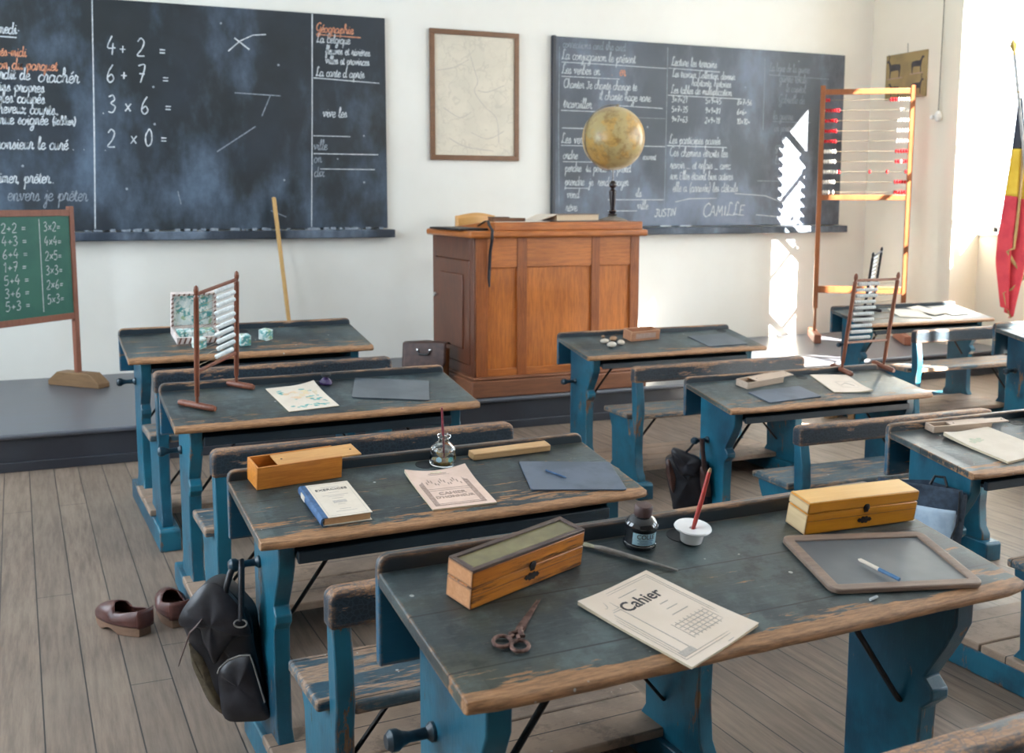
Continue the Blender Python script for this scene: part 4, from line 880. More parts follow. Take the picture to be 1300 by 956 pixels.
curved_text('COLLE', .0135, .0265, .0321, a0 + lw / 2, 'ink', 'label_text', t, .95)
mb = MB()
for k, (z_, wv) in enumerate(((.0225, 1.1), (.0190, .8), (.0155, 1.0))): mb.grid(lambda u, v: (.0321 * math.cos(a0 + lw / 2 - wv / 2 + wv * u), .0321 * math.sin(a0 + lw / 2 - wv / 2 + wv * u), z_ + .0012 * v), 12, 1)
mb.build('label_small_print', 'blueb', t)
t = thing('porcelain_inkwell', 'white porcelain inkwell with a wide rim, holding a red pen', 'inkwell', on('A4', .642, .350))
MB().lathe([(.018, 0), (.022, .003), (.025, .020), (.0265, .026), (.037, .030), (.0385, .0325), (.037, .035), (.020, .0335), (.007, .031), (.006, .028), (.006, .010)], 32).build('cup', 'porc', t)
p = thing('red_dip_pen', 'red dip pen standing in the white porcelain inkwell', 'pen', on('A4', .642, .350))
MB().tube([(.000, 0, .022), (.004, 0, .045), (.012, 0, .09), (.023, .002, .150)], [.0028, .0046, .0048, .0040], 10).build('pen_holder', 'penred', p)
MB().tube([(.023, .002, .150), (.0245, .002, .158)], [.0040, .0022], 10).build('pen_tip', 'rulerw', p)
# Cahier
t = booklet(on('A4', .431, .118, 20), .200, .248, .0048, 'paper', 'cream school notebook titled Cahier, overhanging the front desk edge', curl=.004, lift=((-1, 1), (1, -1)))
zz = .0052
font_text('Cahier', .040, 'ink', 'title', t, TZ(.002, .048, zz), .0004, .95)
mb = MB(); frame_lines(mb, -.090, .086, -.106, .114, .0009, zz); frame_lines(mb, -.084, .080, -.100, .108, .0006, zz); frame_lines(mb, -.090, -.050, .068, .108, .0009, zz); frame_lines(mb, -.078, -.052, -.09, .064, .0014, zz)
for yy, ww, cx in ((.090, .05, .0), (.030, .022, .03), (.012, .030, .03), (-.006, .045, .03), (-.030, .085, .025), (-.040, .085, .025), (-.050, .085, .025), (-.060, .085, .025), (-.070, .085, .025), (-.118, .03, .03)): mb.box(cx - ww / 2, cx + ww / 2, yy - .0008, yy + .0008, zz - .0001, zz + .0003)
for q in range(9): mb.box(-.022 + q * .0115, -.0212 + q * .0115, -.075, -.024, zz - .0001, zz + .0003)
mb.box(-.085, -.05, -.1, -.085, zz - .0001, zz + .0002)
mb.tube([(-.080, .086, zz), (-.072, .078, zz), (-.066, .082, zz), (-.062, .096, zz), (-.068, .098, zz)], .001, 5)
mb.build('cover_print', 'inkl', t)
# framed slate
t = thing('framed_slate', 'large slate in a worn wooden frame on the nearest desk', 'slate', on('A4', .964, .156, -13))
fw_, fh, f, th = .328, .222, .022, .011; r = .020
def rounded(w_, h, r, n=4):
    return [(sx * (w_ / 2 - r) + r * math.cos(a), sy * (h / 2 - r) + r * math.sin(a)) for sx, sy, a0_ in ((1, -1, -PI / 2), (1, 1, 0), (-1, 1, PI / 2), (-1, -1, PI)) for a in [a0_ + PI / 2 * i / n for i in range(n + 1)]]
outer = rounded(fw_, fh, r); inner = [(max(-fw_ / 2 + f, min(fw_ / 2 - f, x * 2)), max(-fh / 2 + f, min(fh / 2 - f, y * 2))) for x, y in outer]
n = len(outer); vs = [(x, y, z) for z in (0, th) for x, y in outer] + [(x, y, z) for z in (0, th) for x, y in inner]
fs = []
for i in range(n):
    j = (i + 1) % n; fs += [(i, j, n + j, n + i), (2 * n + i, 3 * n + i, 3 * n + j, 2 * n + j), (n + i, n + j, 3 * n + j, 3 * n + i), (i, 2 * n + i, 2 * n + j, j)]
MB().add(vs, fs).build('wooden_frame', 'slatef', t, .0025)
MB().box(-fw_ / 2 + f - .003, fw_ / 2 - f + .003, -fh / 2 + f - .003, fh / 2 - f + .003, .003, .0068).build('slate_face', 'slateb', t)
t = thing('blue_slate_pencil', 'white and blue slate pencil lying on the wooden framed slate', 'slate pencil', on('A4', .912, .163, -78, .0112))
MB().tube([(0, 0, .0022), (.006, 0, .0035), (.048, 0, .0035)], [.001, .0038, .0038], 8).build('white_half', 'paperw', t)
MB().tube([(.048, 0, .0035), (.094, 0, .0035)], .0039, 8).build('blue_half', M['penblue'] if 'penblue' in M else plain('blue_pencil_wrap', (.03, .16, .36), .4), t)
tag(MB().tube([(0, 0, .003), (.022, 0, .003)], .003, 8).build('chalk_piece', 'chalk'), 'tiny piece of white chalk below the framed slate', 'chalk', mw=on('A4', .835, .045, 12))

# desk B1
t = thing('open_box', 'small reddish open wooden box beside the pebbles', 'box', on('B1', .392, .244, 6)); l, d, h, k = .200, .088, .058, .008
MB().box(0, l, 0, k, 0, h).box(0, l, d - k, d, 0, h).box(0, k, k, d - k, 0, h).box(l - k, l, k, d - k, 0, h).box(k, l - k, k, d - k, 0, .006).build('box_body', 'reddish', t, .0015)
MB().box(.03, l - .03, -.0008, 0, .014, .044).build('worn_label', 'inkb', t)
for i, (l, u, r, mt_, lab) in enumerate(((.218, .246, .024, 'pebble', 'pale pebble, leftmost of the five by the reddish box'), (.222, .165, .028, 'pebble', 'largest pale pebble, the one nearest the pupil edge of the desk'), (.293, .280, .026, 'brownp', 'brown oblong pebble in the middle of the little group'), (.300, .200, .026, 'pebble', 'pale pebble nearest the reddish box'), (.262, .350, .014, 'brownp', 'smallest brown pebble, furthest back beside the desk ledge'))):
    prf = [(r * math.sin(a), r * .55 * (1 - math.cos(a))) for a in [PI * j / 8 for j in range(9)]]; prf[0] = (.0005, 0); prf[-1] = (.0005, r * 1.1)
    o = MB().lathe(prf, 16, Matrix.Diagonal((1.15, .8, 1, 1))).build('pebble', mt_, None); tag(o, lab, 'pebble', 'counting pebbles', on('B1', l, u, 20 * i))
thin_slate(on('B1', .937, .178, 3), .280, .225, 'slate', 'plain grey slate on the right end of the pebble desk')

# desk B2
t = slide_box(on('B2', .236, .240, 13), .242, .072, .030, .075, 'palewood', 'palewood', 'low pale wooden pencil box with a rounded lid half open')
thin_slate(on('B2', .365, .138, 5), .300, .150, 'slate2', 'blue-grey slate lying in front of the low pale pencil box')
t = booklet(on('B2', .740, .218, -12), .190, .255, .004, 'paper', 'tan notebook at the foot of the right-hand red-brown abacus', curl=.008, lift=((1, -1),))
mb = MB(); frame_lines(mb, -.02, .07, -.06, .02, .001, .0044); mb.tube([(-.01, -.03, .0046), (.02, .0, .0046), (.05, -.04, .0046)], .0012, 5); mb.build('cover_print', 'inkl', t)

# desk B3
slide_box(on('B3', .150, .335, -3), .262, .046, .024, .085, 'palewood', 'palewood', 'long narrow wooden pencil box with its lid half open, far right desk')
t = booklet(on('B3', .290, .185, 7), .240, .255, .008, 'paperw', 'large pale drawing book with a faint green vignette, far right desk', curl=.008, lift=((-1, 1), (1, -1)))
mb = MB(); leafband(mb, [(-.055 + random.uniform(-.03, .035), .045 + random.uniform(-.018, .016)) for _ in range(20)], .012)
for v in range(len(mb.v)): x, y, z = mb.v[v]; mb.v[v] = (x, y, z + .0052)
mb.build('cover_print', plain('faint_green_print', (.42, .50, .36), .8, col2=(.60, .54, .42), sc=50), t)
t = thing('dark_inkwell', 'dark ink pot with a white rim at the right edge of the picture', 'inkwell', on('B3', .655, .352))
MB().lathe([(.032, 0), (.035, .004), (.035, .038), (.028, .044)], 24).build('pot', 'colleg', t)
MB().lathe([(.016, .044), (.018, .055), (.030, .060), (.031, .064), (.024, .066), (.006, .060)], 24).build('rim', 'porc', t)

# desk C1
t = booklet(on('C1', .540, .215, -18), .235, .225, .004, 'paperw', 'pale booklet lying on the sunlit desk behind the black abacus', curl=.006)
mb = MB(); frame_lines(mb, -.09, .09, -.09, .09, .0012, .0043); mb.build('cover_print', 'inkl', t)
o = MB().box(-.075, .075, -.115, .115, 0, .0015).build('paper_sheet', 'paperw', None); tag(o, 'white sheet of paper between booklet and slate on the sunlit desk', 'paper', mw=on('C1', .735, .260, 16, .0065))
thin_slate(on('C1', .915, .250, 8), .175, .25, 'slate', 'grey slate half in the sun on the back right desk')

# ------------------------------------------------------------------ bags
def sheet(mb, rows, th):
    """rows: list of poly-lines with equal counts"""
    n = len(rows[0]); vs = [p for r_ in rows for p in r_]; k = len(rows)
    mb.add(vs, [(i * n + j, i * n + j + 1, (i + 1) * n + j + 1, (i + 1) * n + j) for i in range(k - 1) for j in range(n - 1)], True)
def satchel(mw, w_, h, d, label, body, flap, side, handle=True, studs=False, open_=True, name='satchel', low=.55, strap=True, dome=.0, roll=0):
    """rigid school satchel, origin at the middle of the top, front towards -y, hanging down"""
    if roll: mw = mw @ Matrix.Rotation(math.radians(roll), 4, 'Y')
    t = thing(name, label, 'bag', mw)
    # body: rounded-bottom box, slightly slumped
    def bp(u, v):
        a = u * 2 * PI; cx, cy = math.cos(a), math.sin(a)
        k = 3.2; q = (abs(cx) ** k + abs(cy) ** k) ** (-1 / k)
        sl = .90 + .12 * math.sin(PI * v) ; z = -.03 - (h - .03) * v - dome * (2 * abs(q * cx) / 2) ** 2 * (1 - v)
        if v > .92: sl *= .97
        return (w_ / 2 * q * cx * (.93 + .07 * v), d / 2 * q * cy * sl, z)
    mb = MB(); mb.grid(bp, 40, 10); mb.add([bp(i / 40, 1) for i in range(40)], [tuple(range(40))]); o = mb.build('body', body, t)
    # gussets
    for s in (-1, 1):
        mb = MB(); mb.grid(lambda u, v: (s * (w_ / 2 * .99 + .006 * math.sin(PI * u)), (u - .5) * d * .86 * (1 - .15 * v), -.035 - (h - .06) * v), 8, 8); mb.build('side_gusset', side, t, solid=.003)
    # flap: from the back edge over the top and down the front with rounded corners
    rows = []; L_ = d + h * low; nv, nu = 18, 16
    for j in range(nv + 1):
        s_ = L_ * j / nv; row = []
        for i in range(nu + 1):
            x = (i / nu - .5)
            wid = w_ * 1.03
            fr = max(0, (s_ - d) / (h * low)); cut = math.sqrt(max(0, 1 - (max(0, fr - .72) / .30) ** 2)) if fr > .72 else 1
            if s_ <= d: y = d / 2 - s_; z = .012 * math.sin(PI * s_ / d) + .004 - .006 * abs(x) * 4
            else: y = -d / 2 - .008 - (.030 if open_ else .006) * math.sin(fr * PI * .6) ; z = -(s_ - d) + .004
            z -= dome * (2 * abs(x)) ** 2 * max(0, 1 - fr * .4); z += .030 * fr * math.sin(x * 5)
            row.append((x * wid * (.55 + .45 * cut), y, z))
        rows.append(row)
    mb = MB(); sheet(mb, rows, .003); mb.build('flap', flap, t, solid=.004)
    if handle:
        mb = MB(); hw = w_ * .20
        mb.tube([(-hw, 0, .008), (-hw * .98, 0, .035), (-hw * .6, 0, .062), (0, 0, .070), (hw * .6, 0, .062), (hw * .98, 0, .035), (hw, 0, .008)], .0075, 10); mb.build('handle', flap, t)
        for s in (-1, 1): MB().tube([(s * hw + .013 * math.cos(q), .006 * math.sin(q), .014) for q in [2 * PI * i / 14 for i in range(14)]], .0025, 6, closed=True).build('handle_ring', 'nib', t)
    if studs:
        for s in (-1, 1): MB().lathe([(.013, 0), (.013, .003), (.008, .010), (.001, .012)], 14, Matrix.Translation((s * w_ * .15, -d / 2 - .012, -h * .16)) @ Matrix.Rotation(PI / 2, 4, 'X')).build('stud', 'brass', t)
        MB().tube([(-w_ * .15, -d / 2 - .02, -h * .17), (-w_ * .1, -d / 2 - .03, -h * .25), (w_ * .1, -d / 2 - .03, -h * .25), (w_ * .15, -d / 2 - .02, -h * .17)], .007, 8).build('carry_strap', 'leather', t)
    if strap:
        MB().box(-w_ * .18, -w_ * .14, -d / 2 - .052, -d / 2 - .047, -h * .78, -h * low * .75).build('loose_strap', flap, t, .001)
        mb = MB(); mb.grid(lambda u, v: ((u - .5) * w_ * .86, -d / 2 * 1.02 - .004 - .014 * math.sin(PI * v), -h * (low + .02) - (h * (.94 - low)) * v + .02 * math.cos((u - .5) * PI)), 10, 8); mb.build('front_pocket', flap, t, solid=.004)
    return t
def pillow(pts, yf, yb, bulge, rings=7, o=(0, 0), sc=1.):
    """stuffed leather shape: an outline in x-z, domed towards -y and flat behind"""
    P = [((x - o[0]) / sc, -(z - o[1]) / sc) for x, z in pts]; P = smooth_pl(P + [P[0]])[:-1]; n = len(P)
    cx = sum(p[0] for p in P) / n; cz = sum(p[1] for p in P) / n; mb = MB(); vs = []
    for x, z in P: vs.append((x, yb, z))
    for r in range(rings):
        k = 1 - r / rings; d = bulge * math.sqrt(max(0, 1 - k * k))
        for i, (x, z) in enumerate(P): vs.append((cx + (x - cx) * k, yf - d - .0025 * math.sin(i * .45) * k * (1 - k) * 4, cz + (z - cz) * k))
    vs.append((cx, yf - bulge, cz)); c = len(vs) - 1
    fs = [tuple(range(n))[::-1]] + [(r * n + i, r * n + (i + 1) % n, (r + 1) * n + (i + 1) % n, (r + 1) * n + i) for r in range(rings) for i in range(n)] + [(rings * n + i, rings * n + (i + 1) % n, c) for i in range(n)]
    return mb.add(vs, fs, True)
def q3(pts, o, sc, y=0): return [((pt[0] - o[0]) / sc, pt[2] if len(pt) > 2 else y, -(pt[1] - o[1]) / sc) for pt in pts]
p = peg_at('A3'); o, sc = (405, 92), 2200
t = thing('satchel', 'black leather satchel hanging by its handle from a desk peg near the clogs', 'bag', T(p.x - .002, p.y, p.z, math.radians(-24)))
pillow([(100, 340), (160, 255), (230, 200), (300, 190), (360, 240), (425, 310), (480, 400), (500, 600), (550, 850), (585, 1000), (450, 1030), (330, 1010), (215, 930), (140, 700), (110, 560), (78, 440)], -.012, .050, .022, o=o, sc=sc).build('body', 'leather', t)
pillow([(112, 560), (190, 620), (250, 740), (290, 860), (320, 1000), (230, 935), (160, 780), (125, 680)], -.020, .0, .016, o=o, sc=sc).build('canvas_side', 'canvas', t)
pillow([(100, 330), (160, 248), (230, 185), (300, 178), (360, 235), (422, 310), (472, 400), (488, 490), (430, 496), (370, 530), (320, 600), (270, 668), (232, 590), (205, 530), (195, 458), (150, 432), (85, 440), (70, 395)], -.036, -.020, .022, o=o, sc=sc).build('flap', 'leatherf', t)
pillow([(288, 720), (302, 690), (350, 642), (420, 614), (480, 612), (504, 680), (555, 880), (582, 1000), (450, 1025), (320, 1008), (292, 850)], -.034, -.008, .018, o=o, sc=sc).build('front_pocket', 'leatherf', t)
MB().tube(q3([(288, 725), (300, 692), (350, 643), (420, 614), (482, 611), (506, 690), (560, 900)], o, sc, -.037), .0026, 8).build('pocket_piping', 'brushw', t)
MB().tube(q3([(345, 250, -.030), (352, 205, -.030), (372, 130, -.022), (398, 70, 0), (425, 68, .0), (438, 110, -.022), (442, 240, -.036), (446, 390, -.052)], o, sc), .0088, 10).build('handle', 'leather', t)
MB().tube([((446 - 405) / 2200 + .017 * math.cos(q), -.060 + .004 * math.sin(q), -(398 - 92) / 2200 + .009 * math.sin(q)) for q in [2 * PI * i / 16 for i in range(16)]], .0026, 6, closed=True).build('handle_ring', 'nib', t)
MB().tube(q3([(225, 370, -.060), (190, 415, -.064), (150, 455, -.060), (118, 540, -.055), (90, 610, -.052), (70, 668, -.050)], o, sc), [.004, .006, .006, .0055, .005, .003], 8, flat=.35).build('loose_strap', 'leatherb', t)
p = peg_at('B2'); o, sc = (455, 150), 2300
t = thing('satchel', 'black leather bag hanging on the leg of the desk behind the red pen', 'bag', T(p.x + .004, p.y, p.z, math.radians(-32)))
pillow([(128, 365), (160, 338), (215, 330), (300, 380), (400, 380), (480, 370), (560, 390), (590, 560), (605, 720), (620, 900), (430, 930), (235, 900), (200, 780), (150, 560)], -.012, .045, .026, o=o, sc=sc).build('body', 'leather', t)
pillow([(186, 250), (215, 220), (330, 255), (420, 290), (482, 330), (492, 390), (445, 470), (432, 512), (360, 502), (300, 492), (250, 420), (205, 340)], -.045, -.022, .018, o=o, sc=sc).build('flap', 'leatherf', t)
pillow([(482, 400), (540, 395), (572, 520), (602, 690), (560, 712), (520, 690), (490, 590)], -.050, -.020, .014, o=o, sc=sc).build('side_pouch', 'leatherb', t)
pillow([(132, 372), (165, 350), (200, 420), (240, 560), (215, 700), (175, 610), (145, 500)], -.030, -.010, .012, o=o, sc=sc).build('side_gusset', 'leatherb', t)
MB().tube(q3([(470, 135, .0), (500, 132, -.018), (505, 240, -.034), (520, 340, -.050), (525, 420, -.058)], o, sc), .013, 10, flat=.35).build('strap', 'leatherb', t)
MB().tube(q3([(330, 260, -.045), (375, 222, -.03), (410, 180, -.018), (440, 130, 0)], o, sc), .0055, 8).build('handle', 'leather', t)
p = peg_at('B3')
t = thing('cloth_bag', 'dark blue cloth bag with a pale blue pocket hanging behind the yellow box', 'bag', T(p.x - .035, p.y - .100, p.z + .105, math.radians(-62)))
def cb(u, v):
    a = u * 2 * PI; cx, cy = math.cos(a), math.sin(a); q = (abs(cx) ** 2.6 + abs(cy) ** 2.6) ** (-1 / 2.6)
    wv = .006 * math.sin(9 * a + 5 * v) * (.4 + v); sg = 1 + .18 * math.sin(PI * v * .9)
    return (.135 * q * cx * (1 - .18 * v) + wv, .034 * q * cy * sg + wv, -.33 * v - .02 * abs(cx) * (1 - v))
mb = MB(); mb.grid(cb, 48, 16); mb.add([cb(i / 48, 1) for i in range(48)], [tuple(range(48))]); mb.build('body', 'denim', t)
mb = MB(); mb.grid(lambda u, v: ((u - .5) * .272, -.042 - .014 * math.sin(PI * u) - .006 * math.sin(7 * u + 3 * v), .004 - .075 * v - .030 * u * v), 20, 8); mb.build('flap', 'denim', t, solid=.004)
mb = MB(); mb.grid(lambda u, v: ((u - .5) * .250 * (1 - .1 * v), -.046 - .020 * math.sin(PI * u) * (1 - v * .4) - .004 * math.sin(9 * u + 2 * v), -.065 - .135 * v + .035 * v * (2 * u - 1) ** 2), 20, 8); mb.build('pocket', 'lightcl', t, solid=.003)
MB().tube([(.02, .0, -.005), (.03, .012, .022), (.06, .015, .022), (.075, .0, -.005)], .005, 8).build('hanging_loop', 'leather', t)
MB().tube([(.128, -.05, .0), (.130, -.056, -.10), (.100, -.062, -.195)], .003, 6).build('piping', 'leather', t)
satchel(T(2.36, 7.04, HP + .335, math.radians(-34)) @ Matrix.Rotation(math.radians(-8), 4, 'X'), .300, .335, .115, 'brown leather satchel with two steel studs leaning on the teacher desk', 'tan', 'leatherb', 'tan', handle=False, studs=True, open_=False, low=.62, strap=False)

# ------------------------------------------------------------------ clogs
def clog(mw, label, upper='clog', sole='sole', s=1.0, cat='clog', group='pairs of clogs on the floor'):
    """wooden-soled clog, toe towards +y, origin under the heel"""
    t = thing('clog', label, cat, mw @ Matrix.Diagonal((s, s, s, 1)), group)
    Lg = .255
    def half(v):    # outline half width along the length
        return .046 * (math.sin(PI * min(1, (v * .93 + .07)) ** .72) ** .5 * (1.0 + .22 * math.sin(PI * (v - .25))))
    mb = MB(); nv, nu = 18, 12; out = [(half(j / nv), Lg * j / nv) for j in range(nv + 1)]
    def zs(y): v = y / Lg; return .030 if v < .32 else .030 + .0 * v
    def zb(y): v = y / Lg; return 0 if v < .34 else (.017 * math.sin(PI * (v - .34) / .36) if v < .7 else .022 * ((v - .7) / .3) ** 2)
    vs = []
    for hw, y in out:
        for x in (-hw, hw): vs += [(x, y, zb(y)), (x, y, .034 + .012 * max(0, y / Lg - .8))]
    fs = []
    for j in range(nv):
        a, b = j * 4, (j + 1) * 4
        fs += [(a, b, b + 1, a + 1), (a + 2, a + 3, b + 3, b + 2), (a + 1, b + 1, b + 3, a + 3), (a, a + 2, b + 2, b)]
    fs += [(0, 1, 3, 2), (nv * 4, nv * 4 + 2, nv * 4 + 3, nv * 4 + 1)]
    mb.add(vs, fs, True); mb.build('wooden_sole', sole, t, .002)
    # upper: heel cup and vamp leaving an oval opening
    mb = MB(); nu = 24
    def up(u, v):
        a = PI * u; y = Lg * v; hw = half(v) * 1.02
        H = .058 + .012 * math.cos(PI * min(1, v / .45)) if v < .5 else .060 * math.sin(PI * (1 - v) / 1.0) ** .55 + .004
        H = max(H, .006); op = 1.0
        if v < .56:    # open top: walls only
            lim = .30 + .20 * max(0, (v - .42) / .14) ** 1.5
            a = PI * (lim * 2 * u if u < .5 else 1 - lim * 2 * (1 - u)) if True else a
        return (-hw * math.cos(a) * (1.06 if .1 < u < .9 else 1), y, .034 + H * math.sin(a) ** .8)
    vs = [up(i / nu, j / 20) for j in range(21) for i in range(nu + 1)]; fs = []
    for j in range(20):
        for i in range(nu):
            if j / 20 < .54 and i in (nu // 2 - 1, nu // 2): continue
            fs.append((j * (nu + 1) + i, j * (nu + 1) + i + 1, (j + 1) * (nu + 1) + i + 1, (j + 1) * (nu + 1) + i))
    mb.add(vs, fs, True)
    # rounded heel counter
    hb = []
    for i in range(13):
        a = PI * i / 12
        for k in range(5): z = .034 + .066 * k / 4; hb.append((-half(.02) * 1.25 * math.cos(a), -.012 * math.sin(a) - .001 + .0, z))
    mb.add(hb, [(i * 5 + k, i * 5 + k + 1, (i + 1) * 5 + k + 1, (i + 1) * 5 + k) for i in range(12) for k in range(4)], True)
    mb.build('upper', upper, t, solid=.004)
    MB().prism([(-half(v) * .93, Lg * v) for v in (.03, .15, .3, .45, .56)] + [(half(v) * .93, Lg * v) for v in (.56, .45, .3, .15, .03)], .035, .037, 'z').build('insole', 'clogin', t)
    return t
clog(T(.235, 3.86, 0, math.radians(36)), 'brown leather clog, the left one standing beside the desk', s=1.0)
clog(T(.355, 3.885, 0, math.radians(8)), 'brown leather clog, the right one closest to the hanging satchel', s=1.0)
for x, y, a, lab in ((4.99, 6.02, -70, 'pale wooden clog under the desk with the right-hand abacus'), (5.13, 5.93, -60, 'pale wooden clog, right one of the pair on the floor under the desk')): clog(T(x, y, 0, math.radians(a)), lab, 'tanclog', 'tanclog', .8)

# ------------------------------------------------------------------ teacher's desk
X0, X1, Y0, Y1, Z0, Z1 = 2.565, 3.80, 6.63, 7.46, HP, 1.285
t = thing('teacher_desk', 'tall brown panelled teacher desk on the platform', 'desk', T(X0, Y0, HP)); ml = T(X0, Y0, HP).inverted()
def dpart(mb, name, mt_, bev=.004, par=None): o = mb.build(name, mt_, par or t, bev); o.matrix_local = ml if not par else Matrix.Identity(4); return o
dpart(MB().box(X0 - .045, X1 + .045, Y0 - .05, Y1 + .04, Z0, Z0 + .115).box(X0 - .030, X1 + .030, Y0 - .035, Y1 + .03, Z0 + .115, Z0 + .135), 'plinth', 'plinth', .008)
zb, zt = Z0 + .135, Z1
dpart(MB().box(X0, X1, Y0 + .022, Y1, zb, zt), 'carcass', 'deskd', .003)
for a, b in ((X0, X0 + .085), (2.865, 2.935), (3.425, 3.487), (X1 - .07, X1)): dpart(MB().box(a, b, Y0, Y0 + .026, zb, zt), 'stile', 'desk', .003)
for a, b in ((X0 + .085, 2.865), (2.935, 3.425), (3.487, X1 - .07)):
    dpart(MB().box(a, b, Y0 + .004, Y0 + .026, 1.085, zt), 'top_rail', 'deskh', .003)
    dpart(MB().box(a, b, Y0 + .004, Y0 + .026, zb, zb + .05), 'bottom_rail', 'deskh', .003)
    dpart(MB().box(a, b, Y0 + .0195, Y0 + .024, zb + .05, 1.085), 'panel', 'deskp', .001)
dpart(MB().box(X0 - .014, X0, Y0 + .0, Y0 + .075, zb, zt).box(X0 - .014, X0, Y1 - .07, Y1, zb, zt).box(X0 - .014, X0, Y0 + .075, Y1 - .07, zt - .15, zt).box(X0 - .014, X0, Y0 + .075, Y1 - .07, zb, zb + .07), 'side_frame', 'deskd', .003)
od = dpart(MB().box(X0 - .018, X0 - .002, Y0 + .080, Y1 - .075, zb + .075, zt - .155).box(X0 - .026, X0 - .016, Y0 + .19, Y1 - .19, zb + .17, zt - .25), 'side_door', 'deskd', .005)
kn = MB().lathe([(.008, 0), (.008, .012), (.017, .020), (.015, .030), (.003, .034)], 16, Matrix.Translation((X0 - .018, Y1 - .12, .86)) @ Matrix.Rotation(-PI / 2, 4, 'Y')).build('knob', 'brass', od)
dpart(MB().box(X0 - .055, X1 + .045, Y0 - .045, Y1 + .03, Z1, Z1 + .045), 'top_slab', 'deskh', .014)
dpart(MB().prism([(Y0 - .005, Z1 + .045), (Y1 - .02, Z1 + .045), (Y1 - .02, Z1 + .055), (Y0 + .20, Z1 + .100), (Y0 - .005, Z1 + .100)], X0 + .13, X1 + .02, 'x'), 'sloping_lid', 'deskh', .006)
ZT = Z1 + .102
t = thing('terrestrial_globe', 'aged yellow globe on a slim turned black stand on the teacher desk', 'globe', T(3.70, 6.85, ZT - .004))
MB().lathe([(.105, 0), (.108, .008), (.085, .018), (.045, .030), (.022, .040)], 32).build('base', 'globeb', t)
MB().lathe([(.022, .036), (.034, .045), (.034, .052), (.022, .060), (.028, .068), (.028, .074), (.016, .085), (.019, .12), (.027, .205), (.027, .215), (.017, .225), (.013, .235), (.026, .248), (.028, .262), (.020, .280), (.008, .288)], 24).build('stem', 'globew', t)
gz = .595 + .0; R_ = .222
MB().tube([(0, 0, .285), (0, 0, gz - R_ + .01)], .006, 8).build('spindle', 'nib', t)
tilt = Matrix.Translation((.0, 0, gz - .010)) @ Matrix.Rotation(math.radians(8), 4, 'Y')
prf = [(max(.0005, R_ * math.sin(PI * i / 28)), -R_ * math.cos(PI * i / 28)) for i in range(29)]
gl = MB().lathe([(a, b) for a, b in prf], 48).build('globe_ball', 'globe', t); gl.matrix_local = tilt
mb = MB(); mb.tube([((R_ + .010) * math.cos(q), 0, (R_ + .010) * math.sin(q)) for q in [math.radians(90 + 180 * i / 30) for i in range(31)]], .006, 8, flat=.5); mr = mb.build('meridian_arc', 'wire', t); mr.matrix_local = tilt
MB().lathe([(.009, R_), (.009, R_ + .012), (.003, R_ + .022)], 12).build('axis_pin', 'wire', t).matrix_local = tilt
t = thing('register_book', 'thick closed book with cream pages on the teacher desk by the globe', 'book', T(3.35, 6.83, ZT + .002, math.radians(3)))
MB().box(-.16, .17, -.11, .11, .004, .044).build('pages', 'pagew', t, .003)
MB().box(-.165, .175, -.115, .115, 0, .004).box(-.165, .175, -.115, .115, .044, .049).build('cover', 'slatef', t, .001)
MB().prism([(-.165, .049), (-.165, .044), (-.30, .004), (-.31, .006), (-.20, .045)], -.115, .115, 'y').build('open_cover', 'paperw', t, .001)
t = thing('flat_wooden_box', 'low dark wooden box on the teacher desk left of the book', 'box', T(2.90, 6.90, ZT + .0))
MB().box(-.12, .12, -.05, .05, 0, .024).build('box_body', 'frame', t, .003); MB().box(-.12, .0, -.052, .052, .024, .032).build('lid', 'oldframe', t, .002)
t = thing('black_folder', 'thin black folder overhanging the left end of the teacher desk', 'folder', T(2.60, 7.02, Z1 + .0465))
MB().box(-.12, .09, -.30, .30, 0, .014).build('folder', 'iron', t, .003)
t = thing('leather_strap', 'black leather strap draped over the front of the teacher desk', 'strap', T(2.655, 6.56, 1.0))
pts = [(.02, .30, ZT - 1.0 - .028), (.01, .14, ZT - 1.0 + .008), (0, .075, ZT - 1.0 + .010), (0, .052, ZT - 1.0 - .02), (0, .005, Z1 - 1.0 + .056), (0, -.0, Z1 - 1 + .045), (0, .006, Z1 - 1 - .02), (.002, .040, .20), (.0, .050, .10), (-.003, .052, .02), (0, .052, -.04)]
MB().tube(pts, [.011] * 10 + [.006], 8, flat=.35).build('strap', 'leather', t)
t = thing('wooden_chair', 'light wooden chair behind the teacher desk, only its top rail showing', 'chair', T(3.25, 8.10, HP, math.radians(4)))
for sx in (-1, 1):
    MB().tube([(sx * .19, .19, .0), (sx * .185, .185, .45), (sx * .175, .235, .92), (sx * .165, .265, 1.19)], [.016, .018, .016, .013], 10).build('back_post', 'chair', t)
    MB().tube([(sx * .19, -.19, 0), (sx * .185, -.185, .44)], [.015, .018], 10).build('front_leg', 'chair', t)
    MB().tube([(sx * .19, -.19, .2), (sx * .188, .19, .2)], .009, 8).build('stretcher', 'chair', t)
MB().box(-.21, .21, -.21, .20, .44, .465).build('seat', 'chair', t, .008)
mb = MB(); mb.grid(lambda u, v: (-.18 + .36 * u, .268 - .03 * math.sin(PI * u), 1.10 + (.085 + .028 * math.sin(PI * u)) * v), 14, 3); mb.build('top_rail', 'chair', t, solid=.018)
mb = MB(); mb.grid(lambda u, v: (-.18 + .36 * u, .25 - .03 * math.sin(PI * u), .80 + .07 * v), 14, 3); mb.build('middle_rail', 'chair', t, solid=.016)

